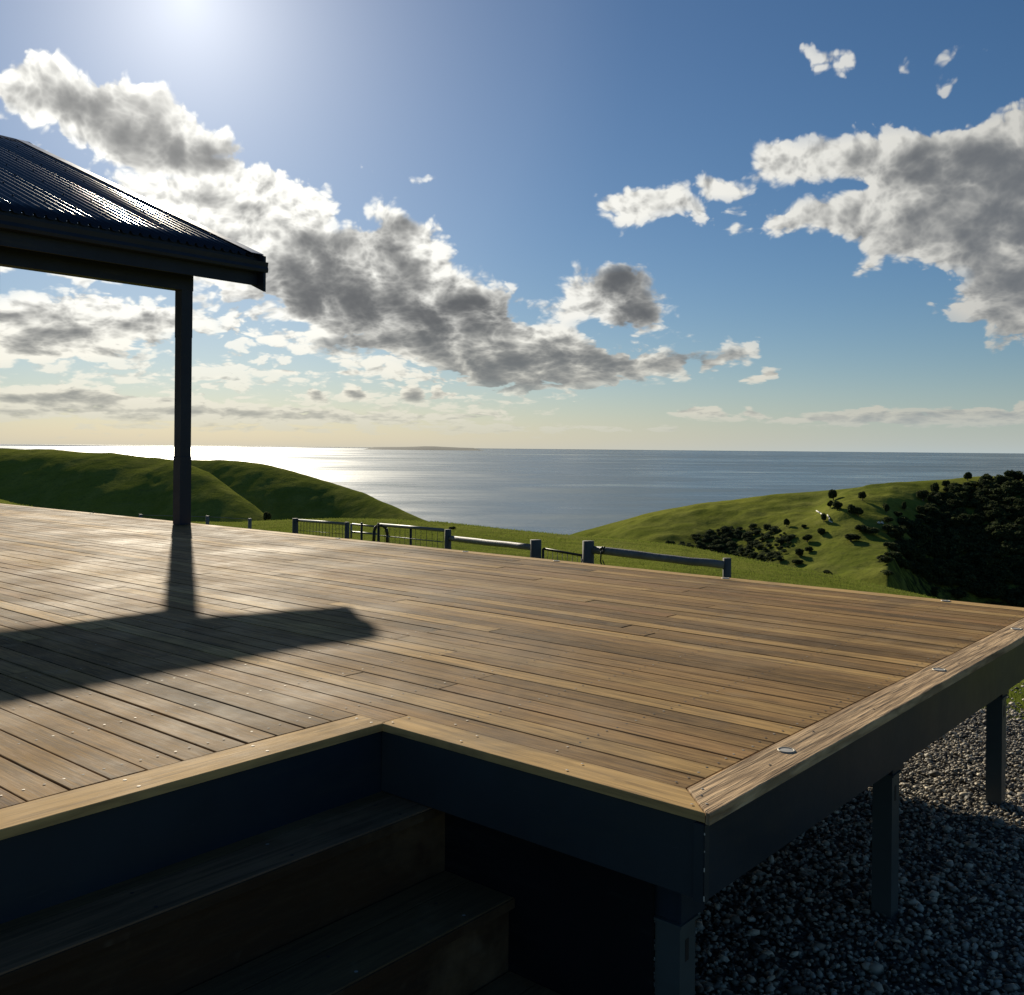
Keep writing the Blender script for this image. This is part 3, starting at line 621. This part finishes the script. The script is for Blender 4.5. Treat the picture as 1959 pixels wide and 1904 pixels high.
# corrugated roof planes
def roofplane(sgn, name):
    per = .122; na = int((AR-AL)/per)*16; aa = np.linspace(AL, AR, na+1); ns = 14
    ss = np.linspace(0, EB-RB, ns); A2, S2 = np.meshgrid(aa, ss)
    pr = (np.maximum(0, np.cos(2*np.pi*(A2-AL)/per))**1.15)*.040-.006
    x = (EB - S2) if sgn > 0 else (2*RB-EB + S2)
    z = EZ + SL*S2 + pr + .012
    V = np.stack([x-B_, A2-A_, z], -1).reshape(-1, 3); idx = np.arange(ns*(na+1)).reshape(ns, na+1)
    fc = np.stack([idx[:-1,:-1], idx[:-1,1:], idx[1:,1:], idx[1:,:-1]], -1).reshape(-1, 4)
    o = np_mesh(name, V, fc if sgn > 0 else fc[:, ::-1], M['roof'], pav, True)
    md = o.modifiers.new('thickness', 'SOLIDIFY'); md.thickness = .003; md.offset = -1
    return o
rf = roofplane(1, 'roof'); roofplane(-1, 'roof')
g = MB(); per = .122
for r_ in range(1, 9):
    s_ = r_*.85
    for i in range(0, 84, 3):
        a_ = AL + (i+(r_ % 2)*1.0)*per
        if a_ > AR-.12: continue
        x = lb(EB-s_); z = EZ+SL*s_+.034; g.tube((x, la(a_), z), (x+.006, la(a_), z+.022), .014, .010, 6)
tag(g.build('roof_screws', M['navymat'], rf), kind='stuff')
def slab(aL, aR, s0, s1, h0, h1, name, mat, par=pav):
    g = MB()
    for sg in (1, -1):
        xs = [lb(EB-s) if sg > 0 else lb(2*RB-EB+s) for s in (s0, s1)]; zs = [EZ+SL*s for s in (s0, s1)]
        vs = [(xs[i], la(a_), zs[i]+h) for i in (0, 1) for a_ in (aL, aR) for h in (h0, h1)]
        g.add(vs, [(0,1,3,2),(4,6,7,5),(0,4,5,1),(2,3,7,6),(1,5,7,3),(0,2,6,4)])
    return g.build(name, mat, par)
slab(5.20, 5.235, -.09, EB-RB, -.41, .05, 'barge_board', M['navymat'])
slab(5.06, 5.245, -.02, EB-RB, .052, .060, 'barge_cap', M['flash'])
g = MB(); xr = lb(RB); g.add([(xr-.16, la(AL), RZ-.02), (xr, la(AL), RZ+.06), (xr+.16, la(AL), RZ-.02), (xr-.16, la(5.30), RZ-.02), (xr, la(5.30), RZ+.06), (xr+.16, la(5.30), RZ-.02), (xr, la(AL), RZ+.035), (xr, la(5.30), RZ+.035)],
   [(0,1,4,3), (1,2,5,4), (3,4,5,7), (0,6,2,1), (0,3,7,6), (2,6,7,5)]); g.build('ridge_cap', M['navymat'], pav)
g = MB(); 
for a_ in (4.36, 1.5, -1.4, -4.2):
    for sg in (1, -1):
        p0 = (lb(EB-.1) if sg > 0 else lb(2*RB-EB+.1), la(a_), EZ-.04); p1 = (lb(RB), la(a_), RZ-.12); g.tube(p0, p1, .06, .06, 4)
g.build('rafters', M['navymat'], pav)

# ---------------------------------------------------------------- gravel
def gravel():
    reg = [(-3.2, 1.9), (-3.2, -5), (2.0, -7.0), (5.2, -7.2), (5.95, -3.5), (6.0, -1.2), (5.6, -.2), (6.1, .9), (6.3, 2.6), (3.0, 3.2), (-3.0, 3.4)]
    pts = [W(a_, b_, -1.032) for a_, b_ in reg]; mb = MB(); mb.add(pts, [tuple(range(len(pts)))]); o = mb.build('gravel_bed', M['gravel']); tag(o, kind='structure')
    n = 140000; a_ = rng.uniform(-1.2, 7.4, n); b_ = rng.uniform(-4.5, 3.2, n)
    X = O.x + Ad.x*a_ + Bd.x*b_; Y = O.y + Ad.y*a_ + Bd.y*b_
    u = X/Y; v = 2.03/Y; px = CX+(u-v*ROLL)*F; py = CY+(u*ROLL+v)*F
    keep = (px > 1050) & (px < 2750) & (py > 1290) & (py < 2060) & (Y > 2)
    # thin out towards the grass
    edge = 5.75 + .5*vnoise(b_*1.7+9, a_*0+3, 4) + .35*(vnoise(b_*6, a_*6, 6)-.5)
    keep &= (a_ < edge) | (rng.random(n) < .12)
    X = X[keep]; Y = Y[keep]; N = len(X)
    ico = []; ph = (1+5**.5)/2
    for s1 in (-1, 1):
        for s2 in (-ph, ph): ico += [(0, s1, s2), (s1, s2, 0), (s2, 0, s1)]
    V0 = np.array(ico)/1.9
    from mathutils import geometry
    fs = []
    for i in range(12):
        for j in range(i+1, 12):
            for k_ in range(j+1, 12):
                if all(abs(np.linalg.norm(V0[p]-V0[q])-2/1.9) < .05 for p, q in ((i,j),(j,k_),(i,k_))):
                    nrm = np.cross(V0[j]-V0[i], V0[k_]-V0[i]); fs.append((i,j,k_) if nrm.dot(V0[i]) > 0 else (i,k_,j))
    fs = np.array(fs)
    sz = np.exp(rng.normal(0, .38, N))*.0100; sz = np.clip(sz, .005, .032)
    ax = np.stack([rng.uniform(.8, 1.5, N), rng.uniform(.6, 1.1, N), rng.uniform(.38, .8, N)], -1)*sz[:, None]
    VV = V0[None]*(1+rng.uniform(-.24, .24, (N, 12, 3))); VV = VV*ax[:, None, :]
    tl = rng.uniform(-.5, .5, (N, 2)); yaw = rng.uniform(0, 6.283, N)
    def rot(V, ang, i, j):
        c, s = np.cos(ang)[:, None], np.sin(ang)[:, None]; a = V[..., i]*c - V[..., j]*s; b = V[..., i]*s + V[..., j]*c; V[..., i] = a; V[..., j] = b
    rot(VV, tl[:, 0], 0, 2); rot(VV, tl[:, 1], 1, 2); rot(VV, yaw, 0, 1)
    zz = -1.028 + rng.uniform(0, .014, N)
    VV += np.stack([X, Y, zz], -1)[:, None, :]
    FF = (fs[None] + (np.arange(N)*12)[:, None, None]).reshape(-1, 3)
    o = np_mesh('gravel', VV.reshape(-1, 3), FF, M['stone'], attrs={'tone': np.repeat(rng.random(N), 12)})
    tag(o, 'loose grey crushed stone gravel under and beside the raised deck', 'gravel', kind='stuff')
gravel()

# ---------------------------------------------------------------- grass
def blades(X, Y, Z, h, w, lean=.5):
    N = len(X); yaw = rng.uniform(0, 6.283, N); dx = np.cos(yaw)*w; dy = np.sin(yaw)*w
    lx = rng.normal(0, lean, N)*h; ly = rng.normal(0, lean, N)*h
    V = np.empty((N, 3, 3)); V[:, 0] = np.stack([X-dx, Y-dy, Z-.01], -1); V[:, 1] = np.stack([X+dx, Y+dy, Z-.01], -1); V[:, 2] = np.stack([X+lx, Y+ly, Z+h], -1)
    return V.reshape(-1, 3), np.arange(N*3).reshape(-1, 3), np.repeat(rng.random(N), 3)
def grass():
    parts = []; n0 = 170000
    u = rng.uniform(-.56, .58, n0); Y = np.exp(rng.uniform(math.log(8), math.log(46), n0)); X = u*Y
    a_ = (X-O.x)*Ad.x+(Y-O.y)*Ad.y; b_ = (X-O.x)*Bd.x+(Y-O.y)*Bd.y
    cl = vnoise(X*1.2, Y*1.2, 12)*.6+vnoise(X*.3, Y*.3, 14)*.4
    k_ = (a_ > 5.4) & (Y < np.interp(u, CD_U, CD_Y)+3) & (rng.random(n0) < .35+cl*.65)
    X = X[k_]; Y = Y[k_]; cl = cl[k_]; Z, _ = terrain(X, Y)
    h = rng.uniform(.02, .055, len(X))*(.7+.8*cl); parts.append(blades(X, Y, Z, h, .003+Y*.0003))
    n1 = 26000; a_ = rng.uniform(5.3, 8.5, n1); b_ = rng.uniform(-4, 2.5, n1)
    k_ = a_ > 5.6+.6*vnoise(b_*1.7, a_*0, 4)+rng.normal(0, .12, n1); a_ = a_[k_]; b_ = b_[k_]
    X = O.x+Ad.x*a_+Bd.x*b_; Y = O.y+Ad.y*a_+Bd.y*b_; Z, _ = terrain(X, Y); parts.append(blades(X, Y, Z+.01, rng.uniform(.03, .07, len(X)), .0035))
    off = 0; VV = []; FF = []; TT = []
    for V, Fc, T_ in parts: VV.append(V); FF.append(Fc+off); TT.append(T_); off += len(V)
    o = np_mesh('grass', np.concatenate(VV), np.concatenate(FF), M['grass'], attrs={'tone': np.concatenate(TT)})
    tag(o, 'short green paddock grass beyond the deck', 'grass', kind='stuff')
grass()

# ---------------------------------------------------------------- fence line beyond the deck
def post(mb, x, ytop, Y, r, n=12, lean=0):
    p = at(x, ytop, Y); z = ground_z(p.x, p.y); mb.tube((p.x+lean, p.y, z-.15), (p.x, p.y, p.z), r*1.06, r, n); return p
def wirepanel(mb, p0, p1, zb0, zb1, nv, rows_, r=.006, sag=.0):
    for i in range(nv+1):
        t_ = i/nv; q = Vector(p0).lerp(Vector(p1), t_); zb = zb0+(zb1-zb0)*t_
        j = rnd.uniform(-.02, .02); mb.tube((q.x+j, q.y, zb), (q.x, q.y, q.z), r, r, 5)
    for k_ in range(1, rows_+1):
        f_ = k_/(rows_+.3); a_ = (p0[0], p0[1], p0[2]+(zb0-p0[2])*f_); b_ = (p1[0], p1[1], p1[2]+(zb1-p1[2])*f_); mb.tube(a_, b_, r, r, 5)
# left mesh panel between its posts
fp = empty('mesh_fence_panel', at(563, 1020, 20.5)); fp.location.z = ground_z(fp.location.x, fp.location.y); L0 = fp.location.copy()
def child(mb, name, mat, par, loc, smooth=True):
    mb.v = [(x-loc.x, y-loc.y, z-loc.z) for x, y, z in mb.v]; return mb.build(name, mat, par, smooth)
tag(fp, 'wire mesh fence panel with galvanised top pipe at the left end of the fence line', 'fence panel')
g = MB(); p563 = post(g, 565, 992, 20.5, .062); child(g, 'post', M['fpost'], fp, L0)
g = MB(); p663 = post(g, 664, 999, 19.0, .045); child(g, 'post', M['fpost'], fp, L0)
q0 = at(570, 995.5, 20.5); q1 = at(662, 1002.5, 19.0)
g = MB(); g.tube(q0, q1, .028, .028, 10); child(g, 'top_pipe', M['galv'], fp, L0)
g = MB(); wirepanel(g, q0, q1, ground_z(q0.x, q0.y)+.05, ground_z(q1.x, q1.y)+.05, 15, 4, .005); child(g, 'wire_mesh', M['wire'], fp, L0)
# gate with hooped bar
gt = empty('farm_gate', at(760, 1040, 17.6)); gt.location.z = ground_z(gt.location.x, gt.location.y); L1 = gt.location.copy()
tag(gt, 'galvanised pipe farm gate with a hooped latch bar and open bars, beside the mesh panel', 'gate')
def bar(x0, y0, Y0, x1, y1, Y1, r): return at(x0, y0, Y0), at(x1, y1, Y1), r
g = MB()
for x0, y0, x1, y1 in ((674,1003,722,1008), (674,1018,720,1022)):
    g.tube(at(x0, y0, 18.8), at(x1, y1, 18.2), .018, .018, 8)
g.tube(at(672, 1002, 18.8), at(672, 1030, 18.8), .02, .02, 8); child(g, 'wicket_frame', M['galv'], gt, L1)
g = MB()
for x, yt, Y in ((692,1000,18.5), (724,1001,18.1)):
    p = at(x, yt, Y); g.tube((p.x, p.y, ground_z(p.x, p.y)), p, .024, .022, 8)
child(g, 'star_pickets', M['wire'], gt, L1)
g = MB(); hp = [at(715, 1036, 18.2), at(716, 1015, 18.2), at(719, 1008, 18.2), at(725, 1005, 18.1), at(733, 1006, 18.0), at(739, 1011, 18.0), at(741, 1022, 18.0), at(741, 1038, 18.0)]
g.path(hp, .03, 8); child(g, 'hoop', M['wire'], gt, L1)
ga, gb = at(727, 1004, 18.1), at(848, 1014.5, 16.7)
g = MB(); g.tube(ga, gb, .030, .030, 10); child(g, 'top_pipe', M['galv'], gt, L1)
za = ground_z(ga.x, ga.y)+.08; zb = ground_z(gb.x, gb.y)+.08
g = MB()
for k_ in range(1, 5):
    f_ = k_/4.3; g.tube((ga.x, ga.y, ga.z+(za-ga.z)*f_), (gb.x, gb.y, gb.z+(zb-gb.z)*f_), .010, .010, 6)
child(g, 'lower_rails', M['galv'], gt, L1)
g = MB(); p = at(786, 1009, 17.4); g.tube((p.x, p.y, ground_z(p.x, p.y)+.05), p, .022, .022, 8); child(g, 'centre_bar', M['wire'], gt, L1)
g = MB(); wirepanel(g, ga, gb, za, zb, 12, 0, .004); child(g, 'wire_mesh', M['wire'], gt, L1)
# log rail fences
def railfence(label, x0, yt0, Y0, r0, x1, yt1, Y1, r1, rail, rr):
    rt = empty('log_rail_fence', at(x0, yt0+30, Y0)); rt.location.z = ground_z(rt.location.x, rt.location.y); L = rt.location.copy()
    tag(rt, label, 'fence', 'log rail fences beyond the deck')
    for x, yt, Y, r in ((x0, yt0, Y0, r0), (x1, yt1, Y1, r1)):
        g = MB(); post(g, x, yt, Y, r, 16); child(g, 'post', M['fpost'], rt, L)
    (a0, b0), (a1, b1) = rail
    g = MB(); pa = at(a0, b0, Y0-.02); pb = at(a1, b1, Y1-.02)
    g.tube(pa, pb, rr, rr*.95, 14, segs=8, wob=.006); child(g, 'rail', M['log'], rt, L); return rt
railfence('grey log rail fence between the farm gate and the small tilted gate', 857, 1013, 16.4, .055, 1025, 1033, 13.6, .078, ((862,1030),(1017,1047)), .046)
rt = railfence('grey log rail fence at the right end with a wire rack hung on it', 1125.5, 1035, 13.2, .078, 1391, 1068, 12.2, .052, ((1134,1052),(1386,1081)), .052)
# small tilted gate between the two rail fences
sg = empty('tilted_gate', at(1075, 1070, 13.4)); sg.location.z = ground_z(sg.location.x, sg.location.y); L = sg.location.copy()
tag(sg, 'small sagging dark pipe gate tilted down between two thick round posts', 'gate')
q0 = at(1039, 1050, 13.5); q1 = at(1114, 1063, 13.3); zl = ground_z(q0.x, q0.y)+.1
g = MB(); g.path([(q0.x, q0.y, zl), q0, q1, (q1.x, q1.y, zl)], .017, 8); child(g, 'frame', M['wire'], sg, L)
g = MB(); wirepanel(g, q0, q1, zl, zl, 8, 3, .004); child(g, 'wire_mesh', M['wire'], sg, L)
# wire frame hanging from the right rail
wf = empty('wire_rack', at(1428, 1092, 12.9)); 
wf.location = at(1175, 1100, 13.0); L = wf.location.copy(); tag(wf, 'bent dark wire rack hooked over the right hand log rail', 'rack')
g = MB()
P_ = lambda x, y: at(x, y, 12.85)
g.path([P_(1148,1052), P_(1154,1047), P_(1157,1049), P_(1152,1060)], .02, 6); g.path([P_(1150,1055), P_(1149,1075), P_(1153,1085), P_(1154,1100)], .010, 6)
g.path([P_(1153,1072), P_(1158,1086), P_(1170,1088), P_(1171,1102)], .008, 6); g.path([P_(1171,1100), P_(1171,1088), P_(1176,1086), P_(1178,1104)], .009, 6)
g.path([P_(1178,1090), P_(1200,1093), P_(1203,1088), P_(1207,1088), P_(1212,1104)], .009, 6); g.path([P_(1203,1090), P_(1206,1106)], .009, 6)
child(g, 'bent_rod', M['wire'], wf, L)
# low wire fence far left, behind the pavilion post
wfn = empty('wire_fence', at(269, 990, 30)); L = wfn.location.copy(); L.z = ground_z(L.x, L.y); wfn.location = L
tag(wfn, 'distant low wire fence with small posts behind the pavilion post', 'fence')
tp = []
for x, y in ((269,984), (397,987), (478,992)):
    p = at(x, y, 30); g = MB(); g.tube((p.x, p.y, ground_z(p.x, p.y)-.1), p, .06, .055, 8); child(g, 'post', M['log'], wfn, L); tp.append(p)
g = MB()
for i in range(2):
    for dz in (.03, .4, .7): g.tube(tp[i]-Vector((0, 0, dz)), tp[i+1]-Vector((0, 0, dz)), .010, .010, 5)
child(g, 'wires', M['galv'], wfn, L)

# ---------------------------------------------------------------- trees
def crown_np(n, rx, ry, rz, seed, lobes=7, leaf=.18):
    r_ = np.random.default_rng(seed)
    lc = r_.normal(0, 1, (lobes, 3)); lc /= np.linalg.norm(lc, axis=1)[:, None]; lc *= r_.uniform(.25, .62, (lobes, 1)); lc[:, 2] = lc[:, 2]*.7+.05; ls = r_.uniform(.26, .58, lobes)
    k_ = r_.integers(0, lobes, n); d = r_.normal(0, 1, (n, 3)); d /= np.linalg.norm(d, axis=1)[:, None]
    c = lc[k_] + d*(ls[k_]*r_.uniform(.6, 1.0, n)**.6)[:, None]; c *= np.array([rx, ry, rz])
    a_ = r_.normal(0, 1, (n, 3)); a_ /= np.linalg.norm(a_, axis=1)[:, None]; b_ = np.cross(a_, r_.normal(0, 1, (n, 3))); b_ /= np.linalg.norm(b_, axis=1)[:, None]
    s = leaf*r_.uniform(.6, 1.3, n)[:, None]
    V = np.stack([c-a_*s, c+b_*s*.6, c+a_*s, c-b_*s*.6], 1)
    return V.reshape(-1, 3), np.arange(n*4).reshape(-1, 4), np.repeat(r_.random(n), 4)
KINDS = []
for i in range(5):
    KINDS.append(crown_np(1900, 1, 1, .85 if i % 2 else 1.0, 30+i, 9+2*i))
def tree(name, label, cat, px, py, wpx, hpx, trunk=.3, kind=0, group=None, Ymin=14, mat='leaf', Yfix=None):
    p = hit(px, py, Ymin) if Yfix is None else at(px, py, Yfix)
    if p is None: return None
    Y = p.y; w_ = wpx/F*Y/2; h_ = hpx/F*Y
    r_ = empty(name, p, rnd.uniform(0, 6.28)); tag(r_, label, cat, group)
    V, Fc, T_ = KINDS[kind % 5]; cz = h_*(trunk+1)/2; V2 = V*np.array([w_*1.0, w_*1.0, h_*(1-trunk)/2*1.1]) + np.array([0, 0, cz])
    np_mesh('crown', V2, Fc, M[mat], r_, attrs={'tone': T_})
    g = MB(); g.tube((0, 0, -.3), (w_*.08, 0, cz), w_*.13, w_*.06, 7)
    for i in range(3):
        an = i*2.1+.4; g.tube((w_*.05, 0, cz*.7), (w_*.55*math.cos(an), w_*.55*math.sin(an), cz*1.05), w_*.06, w_*.025, 5)
    g.build('trunk', M['bark'], r_); return r_
tree('tree', 'small round tree standing alone on the left headland edge against the sea', 'tree', 809, 990, 15, 12, .2, 0, Ymin=60)
tree('tree', 'smaller tree just right of the lone round one where the left headland meets the paddock', 'tree', 840, 1008, 11, 8, .2, 1, Ymin=60)
tree('shrub', 'tiny shrub high on the left headland skyline', 'shrub', 729, 957, 9, 6, .1, 2, Ymin=60)
tree('shrub', 'low wide mounded shrub at the paddock edge under the sea', 'shrub', 866, 1014, 18, 7, .05, 3, Ymin=30)
tree('shrub', 'dark rounded shrub at the foot of the lit left spur', 'shrub', 510, 1000, 18, 22, .05, 4, Ymin=60)
TR = [(1594,958,20,22,'double crowned tree at the top of the small group high on the right hill'),(1588,972,14,16,'narrow dark tree on the left of the small group high on the right hill'),(1602,975,22,18,'broad dark tree lowest in the small group high on the right hill'),
 (1650,957,18,18,'lone rounded tree with its shadow beside it near the right hill skyline'),(1628,984,18,20,'left tree of the close pair in the middle of the right hill'),(1642,988,22,18,'right tree of the close pair in the middle of the right hill'),
 (1696,982,15,20,'small upright tree right of the close pair on the right hill'),(1717,988,18,10,'low dark bush just right of the small upright tree'),(1730,978,10,20,'slim dark tree stump shape with long shadow on the right hill'),
 (1576,999,12,18,'small tree beside bleached fallen branches on the right hill'),(1505,1008,13,16,'small tree above the scrubby gully'),(1537,1011,12,8,'low bush right of the tree above the gully'),
 (1570,1022,20,13,'round bush on the open grass below the bleached branches'),(1645,1016,24,13,'low spreading bush below the close pair of trees'),(1664,1022,30,14,'long dark bush beside the low spreading one'),
 (1628,1036,36,15,'wide low bush at the edge of the bright grass spur'),(1544,1038,22,16,'rounded bush with a long shadow below the gully rim'),(1528,1064,20,16,'round bush at the bottom of the bright spur'),
 (1548,1056,20,11,'flat bush on the bright spur right of the round one'),(1526,1080,20,10,'pale low bush near the valley bottom'),(1700,1000,22,10,'flat dark bush above the woodland edge'),
 (1766,958,26,22,'large dark tree at the upper left edge of the woodland'),(1788,948,20,26,'pointed dark tree at the woodland edge'),(1811,932,18,14,'first tree on the upper left rim of the woodland'),(1828,940,26,16,'wide tree on the upper rim of the woodland'),
 (1851,920,17,17,'rounded tree on the right hill skyline, leftmost of the skyline trees'),(1886,918,14,13,'mushroom shaped tree on the right hill skyline'),(1917,922,12,13,'small tree just below the skyline near the right edge'),(1936,922,22,14,'broad tree near the skyline at the right edge'),
 (1761,984,14,18,'dark tree at the left tip of the woodland'),(1728,1008,30,14,'low dark thicket bush left of the woodland')]
for i, (x, y, w_, h_, lab) in enumerate(TR):
    tree('tree' if h_ > 14 else 'shrub', lab, 'tree' if h_ > 14 else 'shrub', x, y, w_*1.05, h_, -.02 if h_ > 14 else -.1, i, 'trees and bushes scattered over the right hill', 60)
tree('shrub', 'isolated dark bush peeping over the near paddock edge', 'shrub', 1583, 1104, 26, 14, 0, 2, Yfix=60)
tree('shrub', 'large dark round shrub at the left end of the gully scrub', 'shrub', 1281, 1056, 26, 24, 0, 3, 'trees and bushes scattered over the right hill', 60)
def mass(name, label, region, n, w0, w1, seed, leafn=150, mat='leaf'):
    r_ = np.random.default_rng(seed); xs = [p[0] for p in region]; ys = [p[1] for p in region]; VV = []; TT = []; k_ = 0; tries = 0
    while k_ < n and tries < n*8:
        tries += 1; x = r_.uniform(min(xs), max(xs)); y = r_.uniform(min(ys), max(ys))
        sd = poly_sd(np.array([x]), np.array([y]), region)[0]
        if sd < 0 and r_.random() > .12*math.exp(sd/25): continue
        p = hit(x, y, 60)
        if p is None: continue
        w_ = r_.uniform(w0, w1)/F*p.y/2; V, Fc, T_ = KINDS[r_.integers(0, 5)]
        V = V[:leafn*4]; an = r_.uniform(0, 6.28); c, s = math.cos(an), math.sin(an)
        V2 = V@np.array([[c, s, 0], [-s, c, 0], [0, 0, r_.uniform(.5, .85)]])*w_*1.15; V2[:, 2] += w_*r_.uniform(.4, .8)
        VV.append(V2+np.array(p)); TT.append(np.clip(T_[:leafn*4]*.6+r_.uniform(0, .4), 0, 1)); k_ += 1
    VV = np.concatenate(VV); o = np_mesh(name, VV, np.arange(len(VV)).reshape(-1, 4), M[mat], attrs={'tone': np.concatenate(TT)})
    tag(o, label, name.replace('_', ' '), kind='stuff')
mass('woodland', 'dark dense scrubby woodland covering the shaded right end of the hill', [(1775,968),(1800,945),(1850,925),(1900,922),(2000,918),(2100,930),(2100,1180),(1959,1165),(1850,1140),(1760,1110),(1700,1075),(1690,1030),(1735,1012)], 950, 15, 34, 5, 620)
mass('gully_scrub', 'dark tangled scrub filling the shallow gully left of the bright spur', [(1285,1050),(1330,1030),(1400,1010),(1470,1010),(1510,1018),(1520,1040),(1500,1075),(1440,1072),(1360,1062)], 230, 6, 17, 6, 420, 'leafg')
# bleached fallen branches and a pale rock
for nm, lab, cat, pts, r_ in (('fallen_branch', 'bleached fallen branch lying on the right hill, left one of two', 'branch', [(1562,980),(1570,985),(1576,989)], .28), ('fallen_branch', 'crooked bleached branch right of the small hillside tree', 'branch', [(1583,988),(1587,994),(1586,999),(1592,1002)], .25)):
    q = [hit(x, y, 60)+Vector((0, 0, .4)) for x, y in pts]; rt = empty(nm, q[0]); tag(rt, lab, cat)
    g = MB(); g.path(q, r_, 6); child(g, 'bough', M['dead'], rt, q[0])
q = hit(1686, 1002, 60); g = MB(); V = crown_np(1, 1, 1, 1, 1)[0]
for i in range(2):
    g.tube((-.9+i*1.1, 0, -.2), (-.7+i*1.1, .1, .5), .7, .35, 7)
o = g.build('rock', M['dead']); o.location = q; tag(o, 'pale rock on the grass left of the woodland', 'rock')

# ---------------------------------------------------------------- light, sky, camera
sc = bpy.context.scene
w = bpy.data.worlds.new('World'); sc.world = w; w.use_nodes = True; nt = w.node_tree; nt.nodes.clear()
sky = nt.nodes.new('ShaderNodeTexSky'); sky.sky_type = 'NISHITA'; sky.sun_disc = False
sky.sun_elevation = SUN_EL; sky.sun_rotation = SUN_AZ; sky.air_density = 1.0; sky.dust_density = 0.25; sky.ozone_density = 4.5; sky.altitude = 100
bg = nt.nodes.new('ShaderNodeBackground'); bg.inputs['Strength'].default_value = .058
hs = nt.nodes.new('ShaderNodeHueSaturation'); hs.inputs['Saturation'].default_value = 1.12; nt.links.new(sky.outputs[0], hs.inputs['Color'])
wo = nt.nodes.new('ShaderNodeOutputWorld'); nt.links.new(hs.outputs[0], bg.inputs[0]); nt.links.new(bg.outputs[0], wo.inputs[0])
sl = bpy.data.lights.new('sun', 'SUN'); sl.energy = 4.9; sl.angle = math.radians(.6); sl.color = (1, .90, .72)
so = bpy.data.objects.new('sun', sl); C.objects.link(so); so.rotation_euler = SUN.to_track_quat('Z', 'Y').to_euler()
cam = bpy.data.cameras.new('camera'); cam.sensor_width = 36; cam.sensor_fit = 'HORIZONTAL'; cam.lens = 36*F/1959; cam.shift_y = (CY-952)/1959
cam.clip_start = .05; cam.clip_end = 2.0e6
co = bpy.data.objects.new('camera', cam); C.objects.link(co); co.location = (0, 0, 1)
co.rotation_euler = (Matrix.Rotation(math.radians(90), 3, 'X') @ Matrix.Rotation(ROLL, 3, 'Z')).to_euler()
sc.camera = co
sc.view_settings.view_transform = 'Standard'; sc.view_settings.look = 'None'; sc.view_settings.exposure = 0.0; sc.view_settings.gamma = 1
sc.view_settings.use_curve_mapping = False
sc.cycles.max_bounces = 6; sc.cycles.transparent_max_bounces = 8; sc.cycles.sample_clamp_indirect = 6
